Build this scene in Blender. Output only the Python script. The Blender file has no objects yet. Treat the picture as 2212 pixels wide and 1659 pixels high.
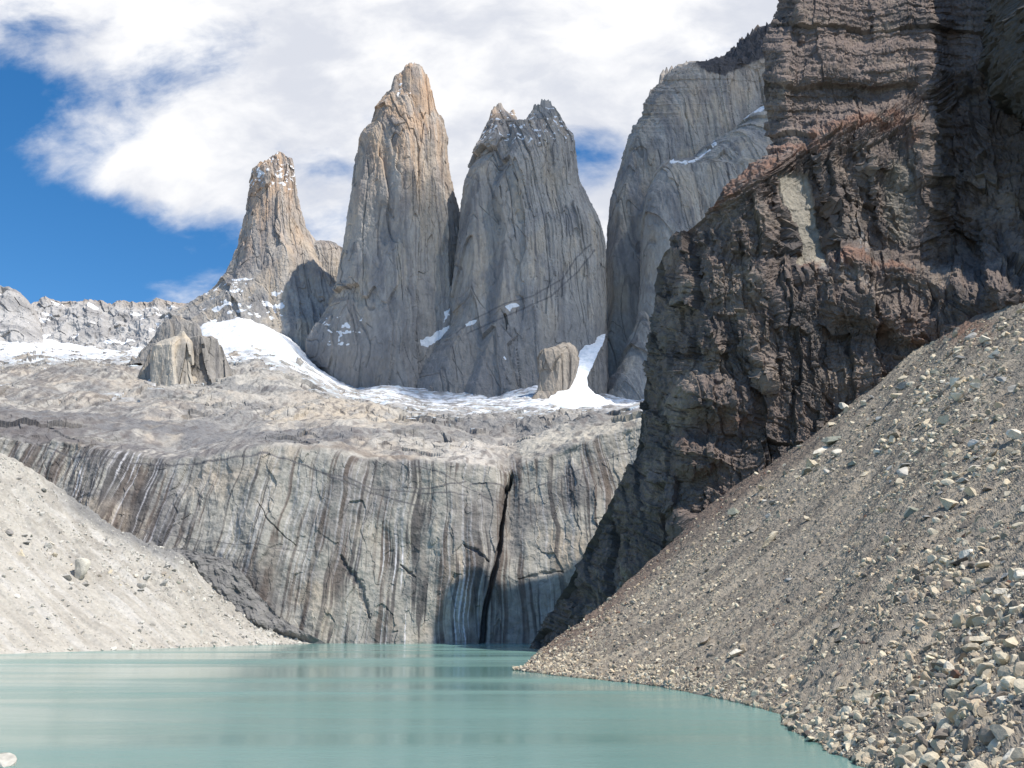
import bpy, math, random
import numpy as np
from mathutils import Vector

# ------------------------------------------------------------------ camera, light, sky, exposure
scene = bpy.context.scene
PITCH = math.radians(14.8)
CAM_Z = 12.0
F = 1966.0                      # focal length in the 2212-wide pixel grid used for measuring
cam_d = bpy.data.cameras.new("camera")
cam_d.sensor_width = 36.0
cam_d.lens = 36.0 * F / 2212.0
cam_d.clip_start = 0.5
cam_d.clip_end = 60000
cam = bpy.data.objects.new("camera", cam_d)
cam.location = (0, 0, CAM_Z)
cam.rotation_euler = (math.pi / 2 + PITCH, 0, 0)
scene.collection.objects.link(cam)
scene.camera = cam

SUN_EL, SUN_AZ = math.radians(57), math.radians(58)      # azimuth: from behind the camera towards the right
S = Vector((math.cos(SUN_EL) * math.sin(SUN_AZ), -math.cos(SUN_EL) * math.cos(SUN_AZ), math.sin(SUN_EL)))
sun_d = bpy.data.lights.new("sun", 'SUN')
sun_d.energy = 5.0
sun_d.angle = math.radians(0.53)
sun_d.color = (1.0, 0.94, 0.84)
sun = bpy.data.objects.new("sun", sun_d)
sun.rotation_euler = S.to_track_quat('Z', 'Y').to_euler()
sun.location = (600, -200, 900)
scene.collection.objects.link(sun)

scene.view_settings.view_transform = 'Standard'
scene.view_settings.look = 'None'
scene.view_settings.exposure = 0.12
scene.view_settings.gamma = 1
scene.cycles.use_denoising = True
scene.cycles.max_bounces = 6
scene.cycles.diffuse_bounces = 3
scene.cycles.glossy_bounces = 3
scene.cycles.volume_bounces = 1


class NT:
    """small helper to wire shader nodes"""
    def __init__(self, tree):
        self.t = tree
        self.n = tree.nodes
        self.n.clear()

    def node(self, typ, **kw):
        nd = self.n.new(typ)
        for k, v in kw.items():
            setattr(nd, k, v)
        return nd

    def put(self, sock, v):
        if hasattr(v, 'is_output') or isinstance(v, bpy.types.NodeSocket):
            self.t.links.new(v, sock)
        elif v is not None:
            sock.default_value = v

    def math(self, op, a, b=None, c=None, clamp=False):
        nd = self.node('ShaderNodeMath', operation=op, use_clamp=clamp)
        self.put(nd.inputs[0], a)
        if b is not None: self.put(nd.inputs[1], b)
        if c is not None: self.put(nd.inputs[2], c)
        return nd.outputs[0]

    def noise(self, vec, scale, detail=6, rough=0.55, dist=0.0):
        nd = self.node('ShaderNodeTexNoise')
        self.put(nd.inputs['Vector'], vec)
        nd.inputs['Scale'].default_value = scale
        nd.inputs['Detail'].default_value = detail
        nd.inputs['Roughness'].default_value = rough
        nd.inputs['Distortion'].default_value = dist
        return nd.outputs['Fac']

    def mapping(self, vec, scale=(1, 1, 1), rot=(0, 0, 0), loc=(0, 0, 0)):
        nd = self.node('ShaderNodeMapping')
        self.put(nd.inputs['Vector'], vec)
        nd.inputs['Scale'].default_value = scale
        nd.inputs['Rotation'].default_value = rot
        nd.inputs['Location'].default_value = loc
        return nd.outputs['Vector']

    def rng(self, v, a, b, c=0.0, d=1.0, smooth=True):
        nd = self.node('ShaderNodeMapRange')
        nd.interpolation_type = 'SMOOTHSTEP' if smooth else 'LINEAR'
        self.put(nd.inputs[0], v)
        for i, x in enumerate((a, b, c, d)):
            self.put(nd.inputs[1 + i], x)
        return nd.outputs[0]

    def mix(self, f, a, b, mode='MIX'):
        nd = self.node('ShaderNodeMix', data_type='RGBA', blend_type=mode)
        self.put(nd.inputs[0], f)
        self.put(nd.inputs[6], a if not isinstance(a, tuple) else (*a, 1))
        self.put(nd.inputs[7], b if not isinstance(b, tuple) else (*b, 1))
        return nd.outputs[2]


world = bpy.data.worlds.new("World")
scene.world = world
world.use_nodes = True
w = NT(world.node_tree)
sky = w.node('ShaderNodeTexSky', sky_type='NISHITA', sun_disc=False)
sky.sun_elevation = SUN_EL
sky.sun_rotation = math.atan2(S.x, S.y)
sky.altitude = 600
sky.air_density = 1.0
sky.dust_density = 0.2
sky.ozone_density = 2.0
hs = w.node('ShaderNodeHueSaturation')
hs.inputs['Saturation'].default_value = 1.35
hs.inputs['Value'].default_value = 1.0
w.put(hs.inputs['Color'], sky.outputs[0])
bg_sky = w.node('ShaderNodeBackground')
w.put(bg_sky.inputs[0], hs.outputs[0])
bg_sky.inputs[1].default_value = 0.15
tc = w.node('ShaderNodeTexCoord')
sep = w.node('ShaderNodeSeparateXYZ')
w.put(sep.inputs[0], tc.outputs['Generated'])
X_, Y_, Z_ = sep.outputs
yy = w.math('MAXIMUM', w.math('ABSOLUTE', Y_), 0.12)
A = w.math('DIVIDE', X_, yy)
B = w.math('DIVIDE', Z_, yy)
cmb = w.node('ShaderNodeCombineXYZ')
w.put(cmb.inputs[0], A); w.put(cmb.inputs[1], B); w.put(cmb.inputs[2], Y_)
cv = w.mapping(cmb.outputs[0], scale=(1.0, 1.5, 1.0), rot=(0, 0, math.radians(-24)), loc=(3.1, 1.7, 0))
wob = w.node('ShaderNodeTexNoise')
w.put(wob.inputs['Vector'], cv); wob.inputs['Scale'].default_value = 5.0; wob.inputs['Detail'].default_value = 5
wv = w.node('ShaderNodeVectorMath', operation='MULTIPLY_ADD')
w.put(wv.inputs[0], wob.outputs['Color']); wv.inputs[1].default_value = (0.09, 0.09, 0.0); w.put(wv.inputs[2], cv)
n1 = w.noise(wv.outputs[0], 4.6, 10, 0.60)
n2 = w.noise(wv.outputs[0], 2.2, 6, 0.6)
# signed distance from the edge of the cloud deck (it thins out low on the left)
dl = w.math('ADD', w.math('MULTIPLY', w.math('ADD', A, 0.64), 0.584), w.math('MULTIPLY', w.math('SUBTRACT', B, 0.671), 0.812))


def gauss(a0, b0, ra, rb, amp):
    ta = w.math('DIVIDE', w.math('SUBTRACT', A, a0), ra)
    tb = w.math('DIVIDE', w.math('SUBTRACT', B, b0), rb)
    r2 = w.math('ADD', w.math('MULTIPLY', ta, ta), w.math('MULTIPLY', tb, tb))
    return w.math('MULTIPLY', w.math('EXPONENT', w.math('MULTIPLY', r2, -1.0)), amp)


field = w.math('MULTIPLY', dl, 3.0)
field = w.math('ADD', w.math('MINIMUM', w.math('MAXIMUM', field, -0.5), 0.26), 0.24)
for g in ((0.09, 0.555, 0.06, 0.035, -0.55), (-0.213, 0.534, 0.08, 0.022, -0.30), (-0.31, 0.587, 0.05, 0.04, -0.26), (-0.436, 0.655, 0.07, 0.05, -0.24),
          (-0.63, 0.635, 0.10, 0.04, -0.45), (-0.45, 0.53, 0.13, 0.040, 0.34), (-0.58, 0.92, 0.1, 0.05, 0.2), (0.12, 0.47, 0.05, 0.03, 0.25), (-0.55, 0.44, 0.16, 0.05, -0.3)):
    field = w.math('ADD', field, gauss(*g))
field = w.math('ADD', field, w.math('MULTIPLY', w.math('SUBTRACT', n1, 0.5), 1.6))
field = w.math('ADD', field, w.math('MULTIPLY', w.math('SUBTRACT', n2, 0.5), 0.55))
mask = w.rng(field, -0.04, 0.44)
front = w.rng(Y_, 0.25, 0.6)
mask = w.math('MULTIPLY', mask, w.math('ADD', 0.08, w.math('MULTIPLY', front, 0.92)))
n3 = w.noise(wv.outputs[0], 5.5, 7, 0.55)
ccol = w.mix(w.rng(n3, 0.36, 0.60), (0.72, 0.75, 0.83), (1.04, 1.04, 1.05))
bg_cloud = w.node('ShaderNodeBackground')
w.put(bg_cloud.inputs[0], ccol)
bg_cloud.inputs[1].default_value = 0.93
ms = w.node('ShaderNodeMixShader')
w.put(ms.inputs[0], mask); w.put(ms.inputs[1], bg_sky.outputs[0]); w.put(ms.inputs[2], bg_cloud.outputs[0])
wo = w.node('ShaderNodeOutputWorld')
w.put(wo.inputs[0], ms.outputs[0])

# ------------------------------------------------------------------ numeric helpers
rs = np.random.RandomState(11)
PERM = rs.permutation(256).astype(np.int32)
PERM = np.concatenate([PERM, PERM])
GR = rs.normal(size=(256, 3)).astype(np.float32)
GR /= np.linalg.norm(GR, axis=1)[:, None]
f32 = np.float32


def perlin(x, y, z):
    x, y, z = np.broadcast_arrays(np.asarray(x, f32), np.asarray(y, f32), np.asarray(z, f32))
    x0, y0, z0 = np.floor(x), np.floor(y), np.floor(z)
    fx, fy, fz = x - x0, y - y0, z - z0
    xi, yi, zi = (x0.astype(np.int32) & 255), (y0.astype(np.int32) & 255), (z0.astype(np.int32) & 255)
    u = fx * fx * fx * (fx * (fx * 6 - 15) + 10)
    v = fy * fy * fy * (fy * (fy * 6 - 15) + 10)
    t = fz * fz * fz * (fz * (fz * 6 - 15) + 10)
    out = 0
    for i in (0, 1):
        a = PERM[(xi + i) & 255]
        wx = u if i else 1 - u
        for j in (0, 1):
            b = PERM[(a + yi + j) & 255]
            wy = wx * (v if j else 1 - v)
            for k in (0, 1):
                g = GR[PERM[(b + zi + k) & 255]]
                d = g[..., 0] * (fx - i) + g[..., 1] * (fy - j) + g[..., 2] * (fz - k)
                out = out + d * wy * (t if k else 1 - t)
    return out * 1.5


def fbm(x, y, z, octv=4, gain=0.5, lac=2.07):
    s, a, f = 0, 1.0, 1.0
    for o in range(octv):
        s = s + a * perlin(x * f + 17.3 * o, y * f - 9.1 * o, z * f + 3.7 * o)
        a *= gain; f *= lac
    return s


def ridged(x, y, z, octv=3, gain=0.5):
    s, a, f = 0, 1.0, 1.0
    for o in range(octv):
        s = s + a * (1 - 2 * np.abs(perlin(x * f + 31.3 * o, y * f + 7.7 * o, z * f)))
        a *= gain; f *= 2.1
    return s


def cells(x, y, seed=0):
    """2-D cellular pattern: F1, F2, a random value per cell (three of them), offset to the cell centre"""
    x = np.asarray(x, f32); y = np.asarray(y, f32)
    x0, y0 = np.floor(x), np.floor(y)
    f1 = np.full(x.shape, 9.0, f32); f2 = np.full(x.shape, 9.0, f32)
    cid = np.zeros(x.shape, np.int32); ox = np.zeros(x.shape, f32); oy = np.zeros(x.shape, f32)
    for i in (-1, 0, 1):
        for j in (-1, 0, 1):
            ci, cj = x0 + i, y0 + j
            h = PERM[(PERM[((ci.astype(np.int32)) + seed) & 255] + cj.astype(np.int32)) & 255]
            h2 = PERM[(h + 91) & 255]
            dx = x - (ci + 0.1 + 0.8 * h / 255.0)
            dy = y - (cj + 0.1 + 0.8 * h2 / 255.0)
            d = np.sqrt(dx * dx + dy * dy)
            near = d < f1
            f2 = np.where(near, f1, np.minimum(f2, d))
            f1 = np.where(near, d, f1)
            cid = np.where(near, PERM[(h2 + 57 * h) & 255], cid)
            ox = np.where(near, dx, ox); oy = np.where(near, dy, oy)
    r1 = cid / 255.0 - 0.5
    r2 = PERM[(cid + 33) & 255] / 255.0 - 0.5
    r3 = PERM[(cid + 77) & 255] / 255.0 - 0.5
    return f1, f2, r1, r2, r3, ox, oy


def sstep(a, b, x):
    t = np.clip((x - a) / (b - a), 0, 1)
    return t * t * (3 - 2 * t)


def lerp(a, b, t):
    return a + (b - a) * t


def lin(u, pts, col=1):
    xs = [p[0] for p in pts]
    ys = [p[col] for p in pts]
    return np.interp(u, xs, ys)


CP, SP = math.cos(PITCH), math.sin(PITCH)


def slope(v):
    yc = (829.5 - np.asarray(v, float)) / F
    return (SP + yc * CP) / (CP - yc * SP)


def P(u, v, Y):
    u = np.asarray(u, float); v = np.asarray(v, float); Y = np.asarray(Y, float)
    yc = (829.5 - v) / F
    den = CP - yc * SP
    x = (u - 1106.0) / F / den * Y
    z = CAM_Z + (SP + yc * CP) / den * Y
    x, Y, z = np.broadcast_arrays(x, Y, z)
    return np.stack([x, Y, z], -1)


def proj(p):
    x, y, z = p[..., 0], p[..., 1], p[..., 2] - CAM_Z
    d = y * CP + z * SP
    h = -y * SP + z * CP
    return 1106.0 + F * x / d, 829.5 - F * h / d


def water_v(Y):
    """pixel row of the lake surface at depth Y"""
    t = math.atan(-CAM_Z / Y) - PITCH
    return 829.5 - F * math.tan(t)


def normals(G, wrap=False):
    if wrap:
        du = np.roll(G, -1, 1) - np.roll(G, 1, 1)
    else:
        du = np.gradient(G, axis=1)
    dv = np.gradient(G, axis=0)
    n = np.cross(du, dv)
    n /= np.maximum(np.linalg.norm(n, axis=-1), 1e-9)[..., None]
    return n


def facing(N, G):
    """turn the normals towards the open side (the viewer's side of a sheet)"""
    d = np.sum(N * (np.array([0, 0, CAM_Z + 40.0]) - G), -1)
    return N if np.mean(d) > 0 else -N


def blur(a, n, axis):
    for _ in range(n):
        p = np.concatenate([np.take(a, [0], axis), a, np.take(a, [-1], axis)], axis)
        L = a.shape[axis]
        a = 0.25 * np.take(p, range(0, L), axis) + 0.5 * np.take(p, range(1, L + 1), axis) + 0.25 * np.take(p, range(2, L + 2), axis)
    return a


def inpoly(u, v, poly):
    c = np.zeros(u.shape, bool)
    n = len(poly)
    for i in range(n):
        x1, y1 = poly[i]; x2, y2 = poly[(i + 1) % n]
        if y1 == y2: continue
        cond = ((y1 > v) != (y2 > v)) & (u < (x2 - x1) * (v - y1) / (y2 - y1) + x1)
        c ^= cond
    return c


def dline(u, v, pts):
    """distance in measuring pixels to a polyline, and the position along it (0..1)"""
    best = np.full(u.shape, 1e9); tt = np.zeros(u.shape)
    n = len(pts) - 1
    for i in range(n):
        (x1, y1), (x2, y2) = pts[i], pts[i + 1]
        dx, dy = x2 - x1, y2 - y1
        t = np.clip(((u - x1) * dx + (v - y1) * dy) / (dx * dx + dy * dy + 1e-9), 0, 1)
        d = np.hypot(u - x1 - t * dx, v - y1 - t * dy)
        m = d < best
        best = np.where(m, d, best); tt = np.where(m, (i + t) / n, tt)
    return best, tt


# ------------------------------------------------------------------ mesh and tagging helpers
COL = scene.collection


def tag(o, label=None, cat=None, group=None, kind=None):
    if label: o['label'] = label
    if cat: o['category'] = cat
    if group: o['group'] = group
    if kind: o['kind'] = kind
    return o


def raw_mesh(name, verts, faces, mat, col=None, smooth=False):
    verts = np.ascontiguousarray(verts, f32).reshape(-1, 3)
    faces = np.ascontiguousarray(faces, np.int32)
    k = faces.shape[1]
    me = bpy.data.meshes.new(name)
    me.vertices.add(len(verts)); me.vertices.foreach_set('co', verts.ravel())
    me.loops.add(faces.size); me.loops.foreach_set('vertex_index', faces.ravel())
    me.polygons.add(len(faces))
    me.polygons.foreach_set('loop_start', np.arange(0, faces.size, k, dtype=np.int32))
    me.polygons.foreach_set('loop_total', np.full(len(faces), k, np.int32))
    me.polygons.foreach_set('use_smooth', np.full(len(faces), bool(smooth)))
    if col is not None:
        c = np.ones((len(verts), 4), f32); c[:, :3] = np.asarray(col, f32).reshape(-1, 3)
        at = me.color_attributes.new('tint', 'FLOAT_COLOR', 'POINT')
        at.data.foreach_set('color', c.ravel())
    me.materials.append(mat)
    me.update(calc_edges=True)
    return me


def obj(name, me, parent=None, loc=None):
    o = bpy.data.objects.new(name, me)
    COL.objects.link(o)
    if parent: o.parent = parent
    if loc is not None: o.location = loc
    return o


def quads(ny, nx, wrap=False):
    i = np.arange(ny - 1)[:, None]
    j = np.arange(nx if wrap else nx - 1)[None, :]
    j2 = (j + 1) % nx
    a = i * nx + j; b = i * nx + j2; c = (i + 1) * nx + j2; d = (i + 1) * nx + j
    a, b, c, d = np.broadcast_arrays(a, b, c, d)
    return np.stack([a, d, c, b], -1).reshape(-1, 4)


def subset(verts, faces, col):
    used = np.unique(faces)
    re = np.zeros(len(verts), np.int32); re[used] = np.arange(len(used))
    return verts[used], re[faces], None if col is None else col[used]


def merge(parts):
    V, Fc, C, off = [], [], [], 0
    for v, f, c in parts:
        V.append(v.reshape(-1, 3)); Fc.append(f + off); C.append(c.reshape(-1, 3)); off += len(V[-1])
    return np.concatenate(V), np.concatenate(Fc), np.concatenate(C)


# ------------------------------------------------------------------ materials
def rock_material(name, fine=1.0, bump=0.6, grain=0.35, rough=0.92, stretch=(1, 1, 1)):
    """tint comes from the rock's own colour map; nodes add grain, speckle and small relief. fine = metres per texture unit"""
    m = bpy.data.materials.new(name); m.use_nodes = True
    t = NT(m.node_tree)
    tcn = t.node('ShaderNodeTexCoord')
    v = t.mapping(tcn.outputs['Object'], scale=tuple(s / fine for s in stretch))
    at = t.node('ShaderNodeAttribute', attribute_name='tint')
    na = t.noise(v, 1.0, 8, 0.62)
    nb = t.noise(v, 0.23, 4, 0.5)
    k = t.math('ADD', t.math('MULTIPLY', t.math('SUBTRACT', na, 0.5), grain * 4), 1.0)
    k = t.math('MULTIPLY', k, t.math('ADD', t.math('MULTIPLY', t.math('SUBTRACT', nb, 0.5), grain * 2), 1.0))
    k = t.math('MAXIMUM', k, 0.25)
    vm = t.node('ShaderNodeVectorMath', operation='SCALE')
    t.put(vm.inputs[0], at.outputs['Color']); t.put(vm.inputs['Scale'], k)
    bs = t.node('ShaderNodeBsdfPrincipled')
    t.put(bs.inputs['Base Color'], vm.outputs[0])
    bs.inputs['Roughness'].default_value = rough
    bs.inputs['Specular IOR Level'].default_value = 0.25
    bp = t.node('ShaderNodeBump')
    bp.inputs['Strength'].default_value = bump
    bp.inputs['Distance'].default_value = fine * 0.6
    t.put(bp.inputs['Height'], t.math('ADD', na, t.math('MULTIPLY', nb, 1.5)))
    t.put(bs.inputs['Normal'], bp.outputs[0])
    o = t.node('ShaderNodeOutputMaterial')
    t.put(o.inputs[0], bs.outputs[0])
    return m


M_granite = rock_material('tower_granite', 7.0, 0.55, 0.22, stretch=(1, 1, 0.35))
M_wall = rock_material('headwall_granite', 3.0, 0.5, 0.26)
M_dark = rock_material('dark_slate', 3.0, 0.8, 0.30)
M_scree = rock_material('scree_gravel', 0.55, 0.9, 0.34)
M_pale_scree = rock_material('pale_scree_gravel', 2.2, 0.55, 0.20)
M_boulder = rock_material('boulder_stone', 0.5, 0.5, 0.22)
M_snow = rock_material('snow', 9.0, 0.25, 0.07, rough=0.6)
M_ice = rock_material('glacier_ice', 8.0, 0.5, 0.14, rough=0.6)


def water_material():
    m = bpy.data.materials.new('silty_turquoise_water'); m.use_nodes = True
    t = NT(m.node_tree)
    g = t.node('ShaderNodeNewGeometry')
    pos = g.outputs['Position']
    band = t.noise(t.mapping(pos, scale=(0.004, 0.022, 1)), 1.0, 5, 0.55, 0.4)
    bm = t.rng(band, 0.38, 0.66)
    silt = t.noise(t.mapping(pos, scale=(0.008, 0.02, 1)), 1.0, 3, 0.5)
    colr = t.mix(t.rng(silt, 0.35, 0.65), (0.142, 0.275, 0.245), (0.165, 0.300, 0.275))
    bs = t.node('ShaderNodeBsdfPrincipled')
    t.put(bs.inputs['Base Color'], colr)
    t.put(bs.inputs['Roughness'], t.rng(bm, 0, 1, 0.10, 0.26, smooth=False))
    bs.inputs['IOR'].default_value = 1.333
    t.put(bs.inputs['Specular IOR Level'], t.rng(bm, 0, 1, 0.5, 0.28, smooth=False))
    rip = t.math('ADD', t.noise(t.mapping(pos, scale=(0.9, 1.6, 1)), 1.0, 4, 0.6), t.noise(t.mapping(pos, scale=(0.12, 0.3, 1)), 1.0, 3, 0.5))
    bp = t.node('ShaderNodeBump')
    t.put(bp.inputs['Strength'], t.rng(bm, 0, 1, 0.06, 0.24, smooth=False))
    bp.inputs['Distance'].default_value = 0.25
    t.put(bp.inputs['Height'], rip)
    t.put(bs.inputs['Normal'], bp.outputs[0])
    o = t.node('ShaderNodeOutputMaterial')
    t.put(o.inputs[0], bs.outputs[0])
    return m


M_water = water_material()

C = np.array


def mixc(a, b, t):
    return a + (np.asarray(b) - a) * np.asarray(t)[..., None]


def full(shape, c):
    return np.broadcast_to(np.array(c, float), (*shape, 3)).copy()


# ------------------------------------------------------------------ ground, lake
gm = raw_mesh('ground', C([[-25000, -25000, -9], [25000, -25000, -9], [25000, 25000, -9], [-25000, 25000, -9.]]), C([[0, 1, 2, 3]]),
              M_pale_scree, full((4,), (0.26, 0.25, 0.235)))
tag(obj('ground', gm), 'grey stony valley floor under the lake and mountains', 'ground', kind='structure')
wn = C([[-900, -40, 0], [700, -40, 0], [700, 760, 0], [-900, 760, 0.]])
tag(obj('lake_water', raw_mesh('lake_water', wn, C([[0, 1, 2, 3]]), M_water, full((4,), (0.2, 0.36, 0.32)), True)),
    'milky turquoise glacial lake below the headwall', 'lake', kind='structure')

# near shore the photographer stands on (below the frame)
nx, ny = 160, 120
xx, yv = np.meshgrid(np.linspace(-170, 60, nx), np.linspace(80, -80, ny))
zz = np.clip(10.2 - 0.138 * np.maximum(yv, 0), -1.5, 10) + 0.25 * fbm(xx / 6, yv / 6, 0 * xx, 4) - 0.25
zz = np.where(yv > 66, zz - 0.25 * (yv - 66), zz)
V = np.stack([xx, yv, zz], -1)
tag(obj('shore', raw_mesh('shore', V, quads(ny, nx), M_scree, full((ny, nx), (0.25, 0.235, 0.21)))),
    'grey gravel shore at the near end of the lake', 'shore', kind='structure')

# ------------------------------------------------------------------ headwall, bench and glacier: one rock sheet
U = [-420, 0, 130, 260, 380, 500, 600, 750, 900, 1020, 1100, 1130, 1250, 1385, 1500, 1750]
FOOT_Y = [660, 645, 634, 625, 618, 614, 613, 614, 616, 618, 620, 618, 604, 590, 575, 560]
ROWS = [  # (v per column, depth per column or one depth)
    ([918, 928, 946, 972, 985, 982, 972, 982, 988, 990, 1012, 998, 938, 900, 875, 848],
     [700, 692, 685, 675, 665, 658, 655, 655, 655, 658, 668, 662, 652, 650, 640, 640]),
    ([890, 905, 920, 938, 948, 950, 944, 946, 950, 956, 975, 962, 914, 884, 858, 828], 760),
    ([860, 868, 880, 890, 895, 900, 902, 905, 905, 912, 922, 915, 898, 880, 855, 825], 1000),
    ([800, 806, 808, 815, 825, 815, 812, 862, 882, 895, 899, 897, 892, 882, 850, 820], 1350),
    ([(-420, 782), (0, 778), (130, 778), (260, 782), (380, 775), (500, 765), (600, 768), (664, 802), (720, 838), (760, 856), (840, 856), (880, 866), (920, 880), (970, 878), (1067, 868), (1160, 848), (1200, 862), (1250, 868), (1385, 870), (1750, 815)], 1650),
    ([(-420, 752), (0, 746), (130, 752), (260, 768), (340, 762), (400, 735), (460, 702), (520, 696), (600, 722), (664, 778), (700, 808), (760, 840), (840, 826), (915, 812), (1000, 828), (1100, 828), (1160, 820), (1250, 838), (1385, 864), (1750, 810)], 1950),
    ([(-420, 738), (0, 730), (130, 740), (260, 758), (340, 750), (400, 722), (460, 690), (520, 685), (600, 710), (664, 764), (700, 794), (760, 826), (840, 812), (915, 800), (1000, 815), (1100, 815), (1160, 808), (1250, 828), (1385, 858), (1750, 806)], 2250),
]
NXW, TW = 1500, [0, 8, 250, 330, 430, 560, 660, 740, 780]
uu = np.linspace(-420, 1750, NXW)
ctrl = []
fy = np.interp(uu, U, FOOT_Y)
fv = np.array([water_v(y) for y in fy])
base = P(uu, fv, fy)
b0 = base.copy(); b0[:, 2] = -8; b0[:, 1] -= 3
ctrl += [b0, base]
for vs, Y in ROWS:
    vv = blur(lin(uu, vs) if isinstance(vs[0], tuple) else np.interp(uu, U, vs), 60, 0)
    Yv = np.interp(uu, U, Y) if isinstance(Y, list) else np.full(NXW, float(Y))
    ctrl.append(P(uu, vv, blur(Yv, 60, 0)))
ctrl = np.stack(ctrl)
nr = TW[-1] + 1
G = np.empty((nr, NXW, 3))
for k in range(3):
    for a in range(len(TW) - 1):
        t = np.linspace(0, 1, TW[a + 1] - TW[a], endpoint=False)[:, None]
        G[TW[a]:TW[a + 1], :, k] = ctrl[a, :, k] * (1 - t) + ctrl[a + 1, :, k] * t
    G[-1, :, k] = ctrl[-1, :, k]
Gs = blur(G, 110, 0)
keep = sstep(2, 30, np.arange(nr))[:, None, None]
G = G * (1 - keep) + Gs * keep
N = facing(normals(G), G)
u0, v0 = proj(G)
x, y, z = G[..., 0], G[..., 1], G[..., 2]
steep = sstep(0.78, 0.40, N[..., 2])            # 1 on the wall, 0 on the bench
steepc = sstep(0.97, 0.60, N[..., 2] + 0.26 * fbm(x / 24, y / 40, z / 30, 4))   # streaks reach over the rounded lip
h = 10 * fbm(x / 110, y / 160, z / 160, 4)
h += steep * 3.2 * fbm(x / 22, y / 60, z / 130, 3)
xs_ = x + 5 * fbm(x / 60, y / 90, z / 45, 2)
f1, f2, r1, r2, r3, ox, oy = cells((xs_ + 4 * perlin(x / 12, y / 30, z / 16)) / 15, z / 62 + 0.5 * perlin(x / 20, y / 20, z / 20))
h += steep * (0.8 * r1 + 2.2 * r2 * ox + 2.0 * r3 * oy)
f1, f2, r1, r2, r3, ox, oy = cells((xs_ + 1.5 * perlin(x / 4, y / 10, z / 6)) / 6.5, z / 21 + 0.4 * perlin(x / 7, y / 7, z / 9), 40)
h += steep * (0.8 * r1 + 0.8 * (r2 * ox + r3 * oy))
# slabs and humps on the bench
bench = (1 - steep)
dgrow = np.clip(y / 1000, 0.6, 2)
h += bench * 8.5 * dgrow * fbm(x / 75, y / 85, 0 * x + 5, 5) * sstep(600, 760, y)
f1, f2, r1, r2, r3, ox, oy = cells((x + 12 * perlin(x / 40, y / 40, 0)) / 30, y / 48, 80)
slab_on = sstep(-0.25, 0.35, fbm(x / 170, y / 240, 9 + 0 * x, 3))
h += bench * slab_on * (5.5 * r1 + 6.0 * (r2 * ox + r3 * oy))
f1, f2, r1b, r2, r3, ox, oy = cells(x / 11 + 0.4 * y / 18, y / 22, 120)
h += bench * slab_on * (2.2 * r1b + 2.6 * (r2 * ox + r3 * oy))
h += bench * 1.2 * fbm(x / 9, y / 14, 8 + 0 * x, 4)
h += 0.5 * fbm(x / 5, y / 5, z / 5, 3)

# the deep chimney and the scars and flakes of the wall
chim = [(1122, 960), (1112, 990), (1105, 1025), (1094, 1060), (1086, 1120), (1076, 1180), (1060, 1260), (1046, 1330), (1040, 1396)]
uw = u0 + 3.0 * fbm(x / 9, y / 9, z / 14, 2)
dch, tch = dline(uw, v0, chim)
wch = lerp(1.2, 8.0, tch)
h -= 9 * sstep(0.0, 0.25, tch) * sstep(wch, wch * 0.45, dch) * steep
h += 4 * sstep(60, 5, np.abs(u0 - (1098 - (v0 - 1030) * 0.17) + 22)) * steep * (u0 < 1100)
SCARS = [[(735, 1198), (751, 1228), (774, 1256), (788, 1300), (797, 1330)], [(867, 1216), (897, 1245)], [(1002, 1180), (1027, 1201), (1049, 1225)],
         [(1126, 1258), (1181, 1240), (1217, 1234)], [(560, 1090), (585, 1130), (612, 1160), (640, 1180)]]
scar = np.zeros(x.shape)
for i, sc_ in enumerate(SCARS):
    d, t = dline(uw, v0 + 2 * perlin(x / 4, y / 4, z / 4), sc_)
    wd = (8 if i == 0 else (4 if i < 4 else 1.6)) * (0.35 + np.sin(np.clip(t, 0.02, 0.98) * math.pi))
    mk = sstep(wd, wd * 0.3, d + 0.5 * wd * fbm(x / 3, y / 3, z / 3 + i, 3)) * (1.0 if i < 3 else 0.7)
    scar = np.maximum(scar, mk)
h -= 2.0 * scar * steep
# ---- colour
col = full(x.shape, (0.36, 0.34, 0.30))
big = fbm(x / 60, y / 90, z / 60, 4)
col = mixc(col, (0.235, 0.222, 0.208), sstep(-0.1, 0.5, big))
col = mixc(col, (0.40, 0.34, 0.27), 0.75 * sstep(0.1, 0.6, fbm(x / 45 + 9, y / 60, z / 50, 3)))
xl = x + 1.5 * fbm(x / 30, y / 60, z / 40, 3) + 0.13 * (z - 60) * np.sign(x + 40) * sstep(0, 150, np.abs(x + 40)) + 2.5 * perlin(x / 30, y / 30, z / 30)
st = 0.62 * perlin(xl / 2.7, y / 400, z / 95) + 0.5 * perlin(xl / 1.25, 3 + y / 400, z / 60) + 0.5 * perlin(xl / 8, 8 + y / 400, z / 160)
where = fbm(x / 50, y / 200, z / 80 + 4, 3) + 0.25
left_dark = sstep(420, 60, u0) * sstep(1130, 1060, v0)
dk = sstep(0.10, 0.34, st + 0.55 * where - 0.10 + 0.30 * left_dark) * steepc
brown = perlin(xl / 13, y / 300, 2 + z / 200)
dcol = lerp(np.array([0.075, 0.07, 0.072]), np.array([0.12, 0.095, 0.082]), sstep(-0.2, 0.3, brown)[..., None])
seep = sstep(-0.25, 0.35, fbm(x / 9, y / 200, z / 34 + 3, 3) + 0.2)
col = col + (dcol - col) * (0.88 * dk * (0.5 + 0.5 * seep))[..., None]
wt = sstep(0.26, 0.44, perlin(xl / 1.5, 20 + y / 300, z / 150) + 0.25 * perlin(x / 30, y / 80, z / 60 + 7)) * steepc
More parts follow.
